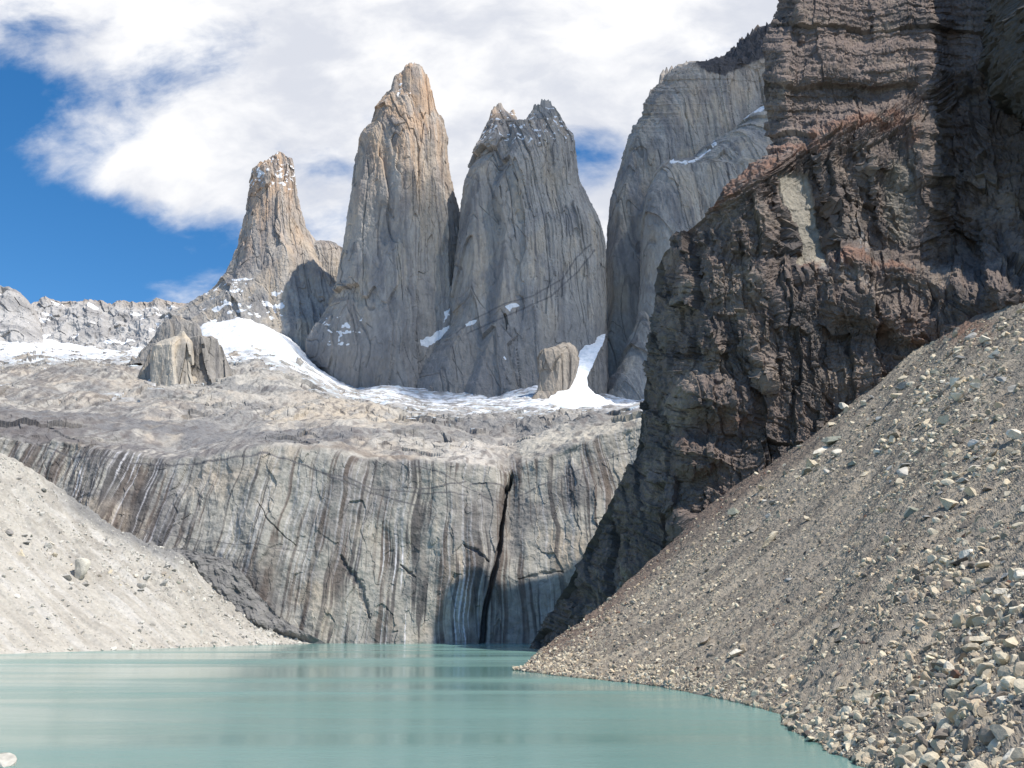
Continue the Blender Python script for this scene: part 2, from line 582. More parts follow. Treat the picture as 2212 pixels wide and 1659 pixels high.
zone = sstep(60, 20, np.abs(u0 - (842 - (v0 - 1200) * 0.02))) * sstep(1130, 1220, v0) + sstep(18, 4, np.abs(u0 - 165 - (v0 - 1000) * 0.17)) * sstep(960, 1000, v0) \
    + sstep(60, 10, np.abs(u0 - 290)) + sstep(35, 5, np.abs(u0 - 995)) * sstep(1200, 1320, v0) + 0.35
col = mixc(col, (0.66, 0.645, 0.66), np.clip(wt * zone * 0.75, 0, 0.85))
col = mixc(col, (0.075, 0.07, 0.08), 0.5 * scar * steep)
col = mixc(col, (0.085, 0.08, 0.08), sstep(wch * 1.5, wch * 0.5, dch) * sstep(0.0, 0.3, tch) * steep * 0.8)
for ln, wd in (([(0, 918), (60, 945), (150, 985), (260, 997), (376, 1004), (450, 1000), (581, 990), (648, 1007), (730, 1044), (812, 1065), (908, 1092)], 2.6),
               ([(867, 1051), (942, 1055), (1007, 1041)], 2.2), ([(1017, 1048), (1096, 1055)], 2.5), ([(887, 1003), (956, 1024), (1058, 1085), (1085, 1100)], 1.8),
               ([(305, 1148), (441, 1172), (586, 1187), (700, 1192)], 1.3), ([(1120, 1070), (1200, 1030), (1300, 985), (1380, 960)], 2.0),
               ([(700, 1030), (800, 1052), (900, 1062), (1010, 1072)], 2.2), ([(1260, 960), (1255, 1020), (1250, 1080)], 1.4)):
    d, t = dline(u0 + 2.5 * perlin(x / 12, y / 12, z / 12), v0 + 2.5 * perlin(x / 9, y / 9, z / 9), ln)
    col = mixc(col, (0.12, 0.115, 0.12), 0.8 * sstep(wd, wd * 0.4, d))
# bench colours: grey gravel, warm slabs
ck = np.minimum(np.abs(perlin(x / 16 + 0.3 * perlin(x / 5, y / 9, z / 5), y / 60, z / 8 + 2)), np.abs(perlin(x / 11 + 5, y / 60, z / 13)))
col = mixc(col, (0.13, 0.12, 0.115), 0.5 * sstep(0.028, 0.0, ck) * sstep(-0.2, 0.3, perlin(x / 30, y / 60, z / 24 + 9)))
bc = full(x.shape, (0.42, 0.39, 0.345))
gn = fbm(x / 90, y / 60, 2 + 0 * x, 4)
bc = mixc(bc, (0.40, 0.345, 0.285), 0.8 * sstep(0.0, 0.5, fbm(x / 60, y / 110, 6 + 0 * x, 4) + 0.35 * sstep(260, 60, np.hypot(u0 - 760, (v0 - 900) * 3))))
grav = sstep(-0.05, 0.25, gn + 0.55 * sstep(70, 10, np.abs(v0 - (930 + 0.03 * u0))) * sstep(760, 500, u0) - 0.12)
bc = mixc(bc, (0.225, 0.22, 0.215), 0.75 * grav)
bc = mixc(bc, (0.20, 0.19, 0.185), 0.7 * sstep(0.35, 0.1, np.abs(fbm(x / 26, y / 14, 1 + 0 * x, 3))) * sstep(-0.1, 0.3, perlin(x / 120, y / 120, 3)))
crack = sstep(0.10, 0.02, f2 - f1)
bc = mixc(bc, (0.15, 0.135, 0.12), 0.5 * crack * slab_on)
bc = mixc(bc, (0.52, 0.485, 0.44), 0.7 * sstep(90, 20, np.hypot(u0 - 1030, (v0 - 985) * 1.5)))
dash = sstep(0.25, 0.45, perlin(x / 5 + 0.3 * y / 9, y / 13, 4 + 0 * x) + 0.4 * gn) * sstep(1100, 700, y)
bc = mixc(bc, (0.15, 0.13, 0.125), 0.65 * dash)
bw1, bw2 = fbm(x / 40, y / 60, 1 + 0 * x, 3), fbm(x / 22, y / 40, 5 + 0 * x, 3)


def band(pts, wd, warp=10.0):
    d_, t_ = dline(u0 + warp * bw1, v0 + 0.6 * warp * bw2, pts)
    return sstep(wd, wd * 0.25, d_)


bc = mixc(bc, (0.165, 0.162, 0.165), 0.85 * band([(-100, 880), (100, 900), (250, 915), (420, 930), (600, 950), (760, 955)], 24, 18))
bc = mixc(bc, (0.12, 0.112, 0.115), 0.85 * band([(130, 955), (200, 965), (300, 972), (380, 985), (470, 985), (570, 975)], 17, 14) * sstep(-0.25, 0.15, perlin(x / 3.5, y / 60, 3 + 0 * x)))
bc = mixc(bc, (0.14, 0.13, 0.13), 0.8 * band([(-60, 900), (60, 925), (170, 940)], 22, 16))
bc = mixc(bc, (0.47, 0.405, 0.32), 0.85 * band([(600, 900), (700, 890), (800, 905), (860, 915)], 34, 16) * sstep(-0.5, 0.1, fbm(x / 20, y / 40, 2 + 0 * x, 3)))
bc = mixc(bc, (0.20, 0.195, 0.19), 0.8 * band([(850, 930), (980, 935), (1120, 925), (1250, 915), (1380, 893)], 16, 12))
bc = mixc(bc, (0.48, 0.44, 0.37), 0.8 * band([(1130, 985), (1190, 955), (1260, 928), (1390, 898)], 13, 6))
bc = mixc(bc, (0.17, 0.135, 0.11), 0.7 * band([(650, 985), (760, 975), (860, 985), (900, 1000)], 9, 10))
# short dark strokes: joints and wet bands across the slabs
sk = sstep(0.16, 0.42, perlin(x / 7 + 0.5 * fbm(x / 30, y / 30, 3 + 0 * x, 2), y / 19, 14 + 0 * x) + 0.35 * fbm(x / 90, y / 70, 17 + 0 * x, 3) + 0.25 * sstep(400, 150, u0))
bc = mixc(bc, (0.13, 0.115, 0.11), 0.62 * sk)
col = col * steepc[..., None] + bc * (1 - steepc)[..., None]
# ---- snow and ice
SNOW_LINE = [(-420, 770), (0, 795), (60, 800), (150, 798), (220, 792), (290, 800), (330, 850), (420, 838), (480, 815), (520, 795), (560, 800), (620, 815), (700, 858),
             (800, 884), (880, 900), (960, 912), (1050, 915), (1150, 912), (1250, 908), (1385, 908), (1750, 905)]
sl = np.interp(u0, [p[0] for p in SNOW_LINE], [p[1] for p in SNOW_LINE])
sn = (sl - v0) / 34.0 + 0.7 * fbm(x / 75, y / 45, 12 + 0 * x, 5) + 0.6 * fbm(x / 24, y / 13, 3 + 0 * x, 4)
dirty = sstep(0.0, 0.35, fbm(x / 70, y / 28, 30 + 0 * x, 5) + 0.75 * sstep(42, 4, sl - v0) - 0.10)
for pl in ([(208, 856), (240, 850), (270, 846), (262, 856), (225, 862)], [(238, 868), (265, 864), (288, 868), (302, 880), (270, 880)],
           [(0, 833), (30, 835), (18, 845), (-5, 848)]):
    sn = np.where(inpoly(u0, v0, pl), 0.8, sn)
rocky = sstep(0.34, 0.5, fbm(x / 95, y / 32, 21 + 0 * x, 4)) * sstep(500, 200, u0) * sstep(760, 790, v0)
sn = sn - 1.2 * rocky - 1.0 * sstep(0.30, 0.45, fbm(x / 60, y / 42, 91 + 0 * x, 4)) * sstep(700, 740, v0) * sstep(700, 640, u0)
snow = (sn > 0.22) & (bench > 0.5)
h = np.where(snow, 0.35 * h + 3.5 + 2.5 * fbm(x / 18, y / 12, 6 + 0 * x, 3) + 3.5 * fbm(x / 60, y / 60, 1 + 0 * x, 3), h)
crev = sstep(0.22, 0.03, np.abs(perlin(x / 60 + 0.5 * perlin(x / 50, y / 50, 8), y / 11, 6 + 0 * x)))
icy = np.clip(sstep(46, 12, np.hypot((u0 - 560) * 0.4, v0 - 775)) + sstep(40, 10, np.hypot((u0 - 110) * 0.28, v0 - 795)) + sstep(24, 8, np.hypot((u0 - 1090) * 0.35, v0 - 900)), 0, 1)
h -= snow * icy * 2.6 * crev
G2 = G + N * h[..., None]
G2[0] = G[0]; G2[:, :, 2] = np.where(G[..., 2] < 1, G[..., 2], G2[..., 2])
scol = full(x.shape, (0.76, 0.77, 0.79))
scol = mixc(scol, (0.62, 0.70, 0.76), 0.75 * icy * sstep(-0.2, 0.4, fbm(x / 30, y / 12, 2 + 0 * x, 3)))
scol = mixc(scol, (0.46, 0.465, 0.48), 0.55 * sstep(0.05, 0.4, fbm(x / 45, y / 20, 70 + 0 * x, 5)))
scol = mixc(scol, (0.33, 0.31, 0.285), 0.9 * dirty * sstep(740, 800, v0))
scol = mixc(scol, (0.19, 0.175, 0.165), 0.75 * sstep(0.12, 0.5, fbm(x / 40, y / 13, 44 + 0 * x, 5) + 0.25 * sstep(700, 900, u0)) * sstep(770, 850, v0))
scol = mixc(scol, (0.60, 0.69, 0.75), 0.6 * sstep(0.1, 0.5, fbm(x / 22, y / 16, 54 + 0 * x, 4)) * sstep(740, 790, v0))
allv = G2.reshape(-1, 3)
fq = quads(nr, NXW)[:, ::-1]
fs = snow.reshape(-1)[fq].mean(1) > 0.5
o = obj('headwall', raw_mesh('headwall', *subset(allv, fq[~fs], col.reshape(-1, 3))[:2], M_wall, subset(allv, fq[~fs], col.reshape(-1, 3))[2]))
tag(o, 'grey granite headwall with dark water streaks and slabby bench above the lake', 'rock wall', kind='structure')
sv, sf, sc2 = subset(allv, fq[fs], scol.reshape(-1, 3))
tag(obj('glacier', raw_mesh('glacier', sv, sf, M_ice, sc2, True)), 'white glacier and snowfield at the foot of the rock towers', 'glacier', kind='structure')


# ------------------------------------------------------------------ lofted rock bodies (towers, peak, outcrops)
def loft(rows, Yc, dr, nth=420, nrow=420, ex=2.4, front=0.72, lean=0.0, tilt=0.0, faces=None, crag=0.0):
    """closed body from silhouette rows (v, u_left, u_right); returns grid, (rows x columns), wraps round"""
    vs = np.array([r[0] for r in rows], float)
    tr = np.linspace(0, 1, nrow)
    vg = vs[0] + (vs[-1] - vs[0]) * tr
    uL = np.interp(vg, vs, [r[1] for r in rows]); uR = np.interp(vg, vs, [r[2] for r in rows])
    if crag:                        # a serrated skyline down the shoulder
        uL = uL + crag * (fbm(vg / 13, 0 * vg + 3.3, 0 * vg, 3) + 0.6 * np.abs(perlin(vg / 4.5, 0 * vg + 8.1, 0 * vg))) * sstep(340, 230, vg)
    Yr = Yc + lean * (vg - vs[-1]) / (vs[0] - vs[-1])
    L, R = P(uL, vg, Yr), P(uR, vg, Yr)
    xc, hw, zc = (L[:, 0] + R[:, 0]) / 2, (R[:, 0] - L[:, 0]) / 2, L[:, 2]
    hw = np.maximum(hw, 0.6)
    nf = int(nth * front)
    th = np.concatenate([np.linspace(math.pi, 0, nf, endpoint=False), np.linspace(0, -math.pi, nth - nf, endpoint=False)])
    c, s = np.cos(th), np.sin(th)
    cc = np.sign(c) * np.abs(c) ** (2 / ex); ss = np.sign(s) * np.abs(s) ** (2 / ex)
    if faces:                       # flat faces meeting in aretes, drifting a little with height
        fr = th >= 0
        sh = 0.10 * perlin(vg / 90, 0 * vg + faces[1][1] * 9, 0 * vg + 2.2)[:, None]
        lim = 1 - np.abs(cc)[None, :] ** 3
        prof = np.interp(np.clip(cc[None, :] + sh * lim, -1, 1), [p[0] for p in faces], [p[1] for p in faces])
        ss = np.where(fr[None, :], prof, ss[None, :])
    else:
        ss = ss[None, :]
    D = np.minimum(hw * dr, hw * 0.35 * dr + 75)
    Gx = xc[:, None] + hw[:, None] * cc
    Gy = Yr[:, None] - D[:, None] * ss + tilt * hw[:, None] * cc
    # the rings dip towards the valley, so shoulders slope down to the front
    Gz = CAM_Z + slope(vg)[:, None] * Gy
    Gx = Gx * (Gy / Yr[:, None])
    return np.stack([Gx, Gy, Gz], -1)


def granite_relief(G, amp=1.0, seed=0.0, cell=22.0, rib_weight=1.0):
    x, y, z = G[..., 0], G[..., 1], G[..., 2]
    s = x + 0.7 * y
    q = seed * 13.1
    h = 5 * fbm(x / 120 + q, y / 120, z / 190, 3)
    sw = s + 5 * perlin(x / 45, y / 45, z / 160) + 10 * perlin(q + x / 150, y / 150, z / 400)
    rib = rib_weight
    swb = s + 12 * perlin(x / 90 + q, y / 90, z / 160)
    f1, f2, r1, r2, r3, ox, oy = cells(swb / (cell * 2.6), z / (cell * 17) + 0.25 * perlin(x / 40, y / 40, z / 120), int(seed * 13) + 90)
    h += 9.0 * r1 + 24.0 * r2 * ox + 6.0 * r3 * oy
    h += 2.6 * perlin(sw / 36 + q, y / 200, z / 600) * (0.4 + 0.6 * rib)
    h += rib * 1.9 * ridged(sw / 24 + q, y / 90, z / 330, 2)
    h += rib * 1.2 * ridged(sw / 8.5 + q, y / 60, z / 150, 2)
    f1, f2, r1, r2, r3, ox, oy = cells((sw + 5 * perlin(x / 20, y / 20, z / 40)) / cell, z / (cell * 6.5) + 0.5 * perlin(x / 25, y / 25, z / 60), int(seed * 31))
    h += (0.45 + 0.55 * rib) * (5.0 * r1 + 5.0 * r2 * ox) + 3.0 * r3 * oy
    f1b, f2b, r1b, r2b, r3b, ox, oy = cells((sw + 2.5 * perlin(x / 9, y / 9, z / 16)) / (cell * 0.42), z / (cell * 1.9) + 0.4 * perlin(x / 12, y / 12, z / 30), int(seed * 17) + 60)
    h += (0.5 + 0.5 * rib) * 2.0 * r1b + 2.0 * (r2b * ox + 0.6 * r3b * oy)
    h += 1.3 * fbm(x / 9, y / 9, z / 12, 4)
    # long crack systems: steep, and a few diagonal
    ca = np.abs(perlin(sw / 34 + q, y / 160, z / 520 + q))
    cb = np.abs(perlin((sw + 0.42 * z) / 64 + q, y / 400, z / 1300 + q))
    on_ = sstep(0.05, -0.3, fbm(x / 70 + q, y / 70, z / 110, 3))
    cc_ = np.minimum(ca + 0.05 * on_, 1.6 * cb + 0.012 + 0.06 * sstep(-0.25, 0.1, fbm(x / 90 + q, y / 90, z / 90, 2)))
    h -= 2.6 * sstep(0.05, 0.0, cc_)
    f2 = np.where(cc_ < 0.022, f1, f2)
    return h * amp, f2 - f1


def granite_color(G, seed, orange_v, orange_amt):
    x, y, z = G[..., 0], G[..., 1], G[..., 2]
    u, v = proj(G)
    s = x + 0.7 * y
    c = full(x.shape, (0.36, 0.335, 0.305))
    c = mixc(c, (0.255, 0.245, 0.24), sstep(-0.1, 0.5, fbm(x / 80 + seed, y / 80, z / 140, 4)))
    c = mixc(c, (0.43, 0.37, 0.30), 0.8 * sstep(0.0, 0.5, fbm(x / 60 + seed + 5, y / 60, z / 130, 4)))
    ow = sstep(orange_v + 190, orange_v - 120, v) * orange_amt
    on = sstep(-0.35, 0.35, fbm(s / 40 + seed, y / 60, z / 110, 4))
    c = mixc(c, (0.52, 0.36, 0.24), np.clip(0.9 * ow * (0.35 + 0.65 * on), 0, 1))
    st = perlin(s / 8, seed + y / 200, z / 160)
    c = mixc(c, (0.17, 0.165, 0.17), 0.55 * sstep(0.15, 0.45, st))
    c = mixc(c, (0.46, 0.43, 0.39), 0.45 * sstep(0.2, 0.5, perlin(s / 12 + 7, seed + y / 200, z / 180)))
    return c


def displaced(G, h, wrap=True):
    N = normals(G, wrap)
    cen = G.mean(1, keepdims=True)
    sgn = np.sign(np.sum(N[..., :2] * (G - cen)[..., :2]))
    N = N * (sgn if sgn != 0 else 1)
    return G + N * h[..., None], N


def add_snow(parent, V, Fq, Cc, big=90):
    """each snow patch of some size is a part of its own; the dusting of specks between them is one"""
    V, Fq, Cc = subset(V, Fq, Cc)
    lab = np.arange(len(V))
    while True:
        new = lab.copy()
        m = lab[Fq].min(1)
        for k in range(Fq.shape[1]):
            np.minimum.at(new, Fq[:, k], m)
        new = new[new]
        if (new == lab).all(): break
        lab = new
    fl_ = lab[Fq[:, 0]]
    ids, cnt = np.unique(fl_, return_counts=True)
    order = ids[np.argsort(-cnt)]
    cnts = dict(zip(ids, cnt))
    bigs = [i for i in order if cnts[i] >= big][:40]
    for i in bigs:
        v_, f_, c_ = subset(V, Fq[fl_ == i], Cc)
        obj('snow_patch', raw_mesh('snow_patch', v_, f_, M_snow, c_, True), parent)
    rest = ~np.isin(fl_, bigs)
    if rest.any():
        v_, f_, c_ = subset(V, Fq[rest], Cc)
        tag(obj('snow', raw_mesh('snow', v_, f_, M_snow, c_, True), parent), kind='stuff')


def body(bodies, name, label, cat, mat, snow_fn=None, kind=None):
    parts, snowparts = [], []
    for G, col, sm in bodies:
        f = quads(G.shape[0], G.shape[1], True)
        V = G.reshape(-1, 3); cc = col.reshape(-1, 3)
        # caps
        nrow, nth = G.shape[:2]
        if sm is not None:
            fs = sm.reshape(-1)[f].mean(1) > 0.5
            if fs.any():
                snowparts.append(subset(V, f[fs], full((len(V),), (0.78, 0.79, 0.81))))
            f = f[~fs]
        parts.append(subset(V, f, cc))
        tv = np.concatenate([G[0], G[0].mean(0)[None]])
        j = np.arange(nth)
        parts.append((tv, np.stack([j, (j + 1) % nth, np.full(nth, nth), np.full(nth, nth)], -1)[:, [0, 1, 2, 2]], np.concatenate([col[0], col[0][:1]])))
    # caps use degenerate quads; drop them into triangles instead
    quads_p = [p for p in parts if p[1].shape[1] == 4 and not (p[1][:, 2] == p[1][:, 3]).all()]
    tris_p = [(p[0], p[1][:, :3], p[2]) for p in parts if (p[1][:, 2] == p[1][:, 3]).all()]
    V, Fq, Cc = merge(quads_p)
    Ft = np.concatenate([Fq[:, [0, 1, 2]], Fq[:, [0, 2, 3]]])
    V2, F2, C2 = merge(tris_p)
    V, Ft, Cc = merge([(V, Ft, Cc), (V2, F2, C2)])
    o = obj(name, raw_mesh(name, V, Ft, mat, Cc))
    tag(o, label, cat, kind=kind)
    if snowparts:
        add_snow(o, *merge(snowparts))
    return o


DYKES = []
APRON = 0.0


def tower_body(rows, Yc, dr, seed, orange_v, orange_amt, ex=2.3, nth=520, nrow=560, lean=60, amp=1.0, snow_polys=(), snow_specks=0.0, speck_box=None, tilt=0.0, topjag=0.0, cell=22.0, faces=None, ribk=1.0, crag=0.0):
    G = loft(rows, Yc, dr, nth, nrow, ex, lean=lean, tilt=tilt, faces=faces, crag=crag)
    wr = np.linspace(0, 1, nrow)[:, None]
    h, edge = granite_relief(G, amp, seed, cell, ribk * (0.22 + 0.78 * sstep(0.62, 0.18, wr + 0.10 * fbm(G[..., 0] / 70, G[..., 1] / 70, G[..., 2] / 120, 3))))
    hw = (G[..., 0].max(1) - G[..., 0].min(1))[:, None] / 2
    h = h * np.clip(hw / 45.0, 0.12, 1.0)
    D, N = displaced(G, h)
    if topjag:
        tt = sstep(0.16, 0.0, np.linspace(0, 1, nrow))[:, None]
        D[..., 2] += topjag * tt * (perlin(G[..., 0] / 14 + seed, G[..., 1] / 14, seed * 3.3 + 0 * h) + 0.6 * perlin(G[..., 0] / 5.5 + seed, G[..., 1] / 6, seed * 1.3 + 0 * h))
    col = granite_color(D, seed, orange_v, orange_amt)
    u, v = proj(D)
    x, y, z = D[..., 0], D[..., 1], D[..., 2]
    apr = APRON * sstep(630, 750, v + 14 * fbm(x / 60, y / 60, z / 60, 3))
    col = mixc(col, (0.225, 0.215, 0.21), 0.65 * apr)
    for dk_ in DYKES:
        uq, vq = proj(D)
        d_, t_ = dline(uq + 2.5 * perlin(D[..., 0] / 14, D[..., 1] / 14, D[..., 2] / 14), vq, dk_)
        col = mixc(col, (0.12, 0.115, 0.12), 0.65 * sstep(2.6, 0.8, d_))
    col = mixc(col, (0.13, 0.125, 0.125), 0.42 * sstep(0.03, 0.0, edge))
    sm = np.zeros(u.shape, bool)
    frontside = (D[..., 1] < Yc + 30)
    jit = 4.0 * fbm(x / 18, y / 18, z / 18, 3)
    for pl in snow_polys:
        sm |= inpoly(u + jit, v + 0.8 * jit, pl)
    if snow_specks:
        Nn = normals(D, True); Nz = np.abs(Nn[..., 2]) * np.sign(Nn[..., 2] * np.sign(np.median(Nn[..., 2])))
        flat = blur(np.gradient(-D[..., 1], axis=0), 1, 0)
        u_lo, v_lo, u_hi, v_hi = speck_box
        wgt = sstep(u_lo - 15, u_lo + 15, u) * sstep(u_hi + 15, u_hi - 15, u) * sstep(v_lo - 15, v_lo + 15, v) * sstep(v_hi + 25, v_hi - 15, v)
        sp = fbm(x / 24, y / 24, z / 17 + 0.3 * x / 20, 4) + 0.5 * perlin(x / 60, y / 60, z / 60)
        sm |= (sp * wgt > (0.75 - snow_specks))
    sm &= frontside
    return D, col, sm


# ---- left tower
r1 = [(328, 596, 603), (345, 577, 628), (370, 553, 632), (410, 541, 636), (450, 531, 643), (490, 523, 656), (530, 515, 680), (560, 505, 700), (590, 490, 722), (615, 470, 745),
      (640, 436, 770), (665, 395, 800), (700, 330, 850), (760, 250, 900)]
sh1 = [(523, 676, 712), (530, 660, 722), (540, 645, 732), (560, 635, 741), (590, 625, 746), (640, 610, 752), (700, 590, 760), (760, 580, 770)]
T1 = [tower_body(r1, 2230, 0.95, 1, 480, 0.9, lean=70, cell=24, faces=[(-1, 0), (-0.72, 0.62), (-0.25, 0.95), (0.12, 1.0), (0.30, 0.88), (0.72, 0.66), (1, 0)], snow_polys=[[(548, 372), (560, 366), (572, 372), (560, 384), (548, 380)], [(455, 668), (480, 655), (500, 650), (492, 660), (465, 675)], [(495, 604), (520, 601), (548, 600), (530, 605), (510, 607)]],
                 snow_specks=0.42, speck_box=(440, 600, 620, 690), topjag=8),
      tower_body(sh1, 2255, 0.8, 2, 480, 0.55, nth=260, nrow=260, lean=30)]
sm_top = T1[0][0]
ut, vt = proj(sm_top)
xq, yq, zq = sm_top[..., 0], sm_top[..., 1], sm_top[..., 2]
T1[0] = (T1[0][0], T1[0][1], T1[0][2] | ((fbm(xq / 16, yq / 16, zq / 14, 3) > 0.38) & (vt < 410) & (yq < 2300)))
body(T1, 'rock_tower', 'smaller left granite tower with snow-dusted orange summit and long left skirt', 'rock tower', M_granite)

# ---- middle tower, the tallest
APRON = 1.0
r2 = [(140, 882, 903), (152, 872, 914), (172, 853, 921), (195, 847, 925), (210, 831, 929), (235, 815, 938), (258, 807, 952), (280, 792, 959), (300, 781, 962), (340, 772, 964),
      (390, 766, 974), (450, 760, 990), (500, 755, 1000), (540, 750, 1005), (580, 744, 1010), (610, 736, 1015), (640, 722, 1020), (665, 703, 1025), (690, 686, 1030), (740, 664, 1040),
      (770, 662, 1040), (800, 672, 1040), (860, 690, 1040)]
T2 = [tower_body(r2, 1960, 1.0, 3, 330, 1.0, lean=40, ex=2.2, faces=[(-1, 0), (-0.80, 0.50), (-0.42, 0.74), (-0.05, 1.0), (0.10, 1.0), (0.34, 0.80), (0.62, 0.70), (0.86, 0.42), (1, 0)], nth=640, nrow=760,
                 snow_polys=[[(905, 735), (930, 722), (960, 708), (990, 699), (980, 710), (945, 735), (925, 752), (908, 748)],
                             [(962, 672), (972, 664), (970, 680), (958, 700)]],
                 snow_specks=0.36, speck_box=(690, 680, 800, 745), topjag=10)]
D, c_, s_ = T2[0]
ut, vt = proj(D)
s_ = s_ | ((fbm(D[..., 0] / 14, D[..., 1] / 14, D[..., 2] / 10, 3) > 0.33) & (vt < 208) & (ut < 912) & (D[..., 1] < 1980))
T2[0] = (D, c_, s_)
T2.append(tower_body([(138, 884, 900), (146, 876, 912), (160, 872, 918), (196, 866, 925), (240, 858, 934), (300, 850, 940)], 1975, 0.9, 41, 330, 1.0, nth=200, nrow=200, lean=10, amp=0.55, topjag=8, cell=12))
T2.append(tower_body([(170, 852, 857), (178, 849, 864), (200, 846, 872), (240, 838, 878)], 1970, 0.9, 42, 330, 1.0, nth=120, nrow=100, lean=8, amp=0.6, topjag=8, cell=9))
body(T2, 'rock_tower', 'tallest granite tower, in the middle, with an orange sunlit summit block', 'rock tower', M_granite)

# ---- right tower with the twin summit
r3 = [(262, 1060, 1212), (275, 1055, 1222), (295, 1046, 1240), (330, 1030, 1246), (360, 1011, 1250), (400, 998, 1257), (440, 993, 1276), (480, 991, 1295), (530, 989, 1307),
      (560, 988, 1310), (640, 978, 1312), (700, 962, 1314), (760, 932, 1316), (800, 902, 1318), (830, 882, 1320), (860, 885, 1322), (900, 900, 1322)]
p3a = [(226, 1074, 1080), (240, 1062, 1090), (262, 1058, 1116), (290, 1050, 1126), (340, 1040, 1136)]
p3b = [(237, 1103, 1108), (250, 1096, 1114), (275, 1090, 1120), (300, 1086, 1124)]
p3c = [(225, 1160, 1188), (238, 1146, 1198), (252, 1134, 1208), (275, 1122, 1220), (300, 1112, 1236), (340, 1100, 1244)]
DYKES = [[(1276, 528), (1245, 556), (1216, 602), (1150, 640), (1090, 656), (1020, 692), (985, 720)], [(1285, 540), (1250, 585), (1190, 640), (1100, 680), (1010, 720)]]
T3 = [tower_body(r3, 1850, 0.95, 5, 220, 0.5, lean=70, ex=2.5, faces=[(-1, 0), (-0.78, 0.55), (-0.45, 0.66), (-0.36, 0.90), (-0.02, 1.0), (0.28, 0.92), (0.40, 0.78), (0.80, 0.58), (1, 0)], nth=640, nrow=700, snow_polys=[[(1090, 662), (1112, 652), (1122, 660), (1100, 672)], [(1005, 700), (1030, 690), (1028, 698), (1008, 706)],
                                                                                      [(1086, 772), (1091, 768), (1093, 778)]], topjag=0),
      ]
DYKES = []
T3 += [
      tower_body(p3a, 1930, 0.9, 6, 260, 1.0, nth=200, nrow=180, lean=15, amp=0.8, topjag=14, cell=14),
      tower_body(p3b, 1925, 0.9, 7, 260, 1.0, nth=120, nrow=120, lean=10, amp=0.8, topjag=10, cell=12),
      tower_body(p3c, 1925, 0.9, 8, 120, 0.3, nth=260, nrow=200, lean=15, amp=0.9, topjag=20, cell=16)]
for i in range(4):
    D, c_, s_ = T3[i]
    ut, vt = proj(D)
    s_ = s_ | ((fbm(D[..., 0] / 12, D[..., 1] / 12, D[..., 2] / 14, 3) > 0.42) & (vt < 310) & (D[..., 1] < 1990))
    T3[i] = (D, c_, s_)
body(T3, 'rock_tower', 'broad grey granite tower with a twin jagged summit', 'rock tower', M_granite)

# ---- big peak behind the dark cliff
APRON = 0.0
r4 = [(64, 1646, 2150), (72, 1636, 2150), (88, 1614, 2150), (100, 1596, 2150), (113, 1586, 2150), (127, 1562, 2150), (133, 1540, 2150), (139, 1520, 2150), (141, 1486, 2150), (155, 1448, 2150), (180, 1430, 2150), (205, 1403, 2150), (240, 1388, 2150), (280, 1366, 2150), (330, 1351, 2150), (370, 1340, 2150), (430, 1326, 2150), (500, 1315, 2150),
      (560, 1311, 2150), (640, 1311, 2150), (720, 1303, 2150), (770, 1288, 2150), (830, 1263, 2150), (865, 1254, 2150), (900, 1250, 2150)]
r4b = [(343, 1445, 2000), (352, 1432, 2000), (380, 1418, 2000), (425, 1402, 2000), (500, 1396, 2000), (600, 1390, 2000), (720, 1370, 2000), (830, 1320, 2000), (900, 1300, 2000)]
D4 = tower_body(r4, 2050, 0.42, 9, 170, 0.45, lean=80, ex=2.2, nth=760, nrow=640, tilt=0.12, faces=[(-1, 0), (-0.955, 0.45), (-0.80, 0.70), (-0.62, 0.80), (-0.40, 0.84), (0.2, 1.0), (1, 0.6)], topjag=26, amp=0.85, cell=40, crag=11.0)
D4b = tower_body([(300, 1550, 2000), (325, 1520, 2000), (343, 1500, 2000)] + r4b[1:], 1880, 0.40, 10, 0, 0.0, lean=60, ex=2.1, nth=620, nrow=480, tilt=0.12, amp=0.9,
                 snow_polys=[[(1440, 346), (1500, 345), (1545, 303), (1549, 309), (1505, 352), (1450, 354)]])
D4c = tower_body([(228, 1668, 2100), (250, 1625, 2100), (275, 1595, 2100), (300, 1560, 2100), (330, 1530, 2100), (400, 1500, 2100)], 1930, 0.40, 12, 0, 0.0, lean=30, nth=360, nrow=240, tilt=0.1, amp=0.9,
                 snow_polys=[[(1580, 258), (1612, 238), (1660, 224), (1664, 232), (1618, 250), (1586, 264)], [(1600, 232), (1615, 218), (1622, 224), (1606, 238)]])
u4, v4 = proj(D4[0])                   # a cap of dark slate sits on the granite
jg = 5 * fbm(D4[0][..., 0] / 14, D4[0][..., 1] / 14, D4[0][..., 2] / 14, 3)
cap = sstep(3, -3, v4 + jg - np.interp(u4, [1480, 1515, 1530, 1565, 1600, 1650, 1700], [120, 146, 157, 161, 147, 126, 115]))
D4 = (D4[0], D4[1] * (1 - cap[..., None]) + np.array([0.085, 0.08, 0.085]) * cap[..., None], D4[2])
spires = []
for i, (us, vs_, ht) in enumerate(((1406, 204, 22), (1414, 196, 16), (1433, 165, 30), (1440, 158, 26), (1451, 154, 24), (1462, 160, 18), (1483, 141, 20), (1500, 143, 14), (1513, 148, 14), (1580, 118, 30), (1603, 92, 26), (1637, 64, 22), (1646, 66, 18))):
    wd = 7 + (i % 3) * 3
    rr = [(vs_ - ht * 0.5, us - 0.8, us + 0.8), (vs_ - ht * 0.1, us - wd * 0.6, us + wd * 0.5), (vs_ + ht, us - wd, us + wd + 4)]
    sp_ = tower_body(rr, 2120 if i < 9 else 2115, 0.9, 20 + i, 170, 0.4, nth=40, nrow=40, lean=0, amp=0.5)
    spires.append((sp_[0], sp_[1] * (np.array([0.30, 0.29, 0.30]) if i >= 9 else 1.0), None))
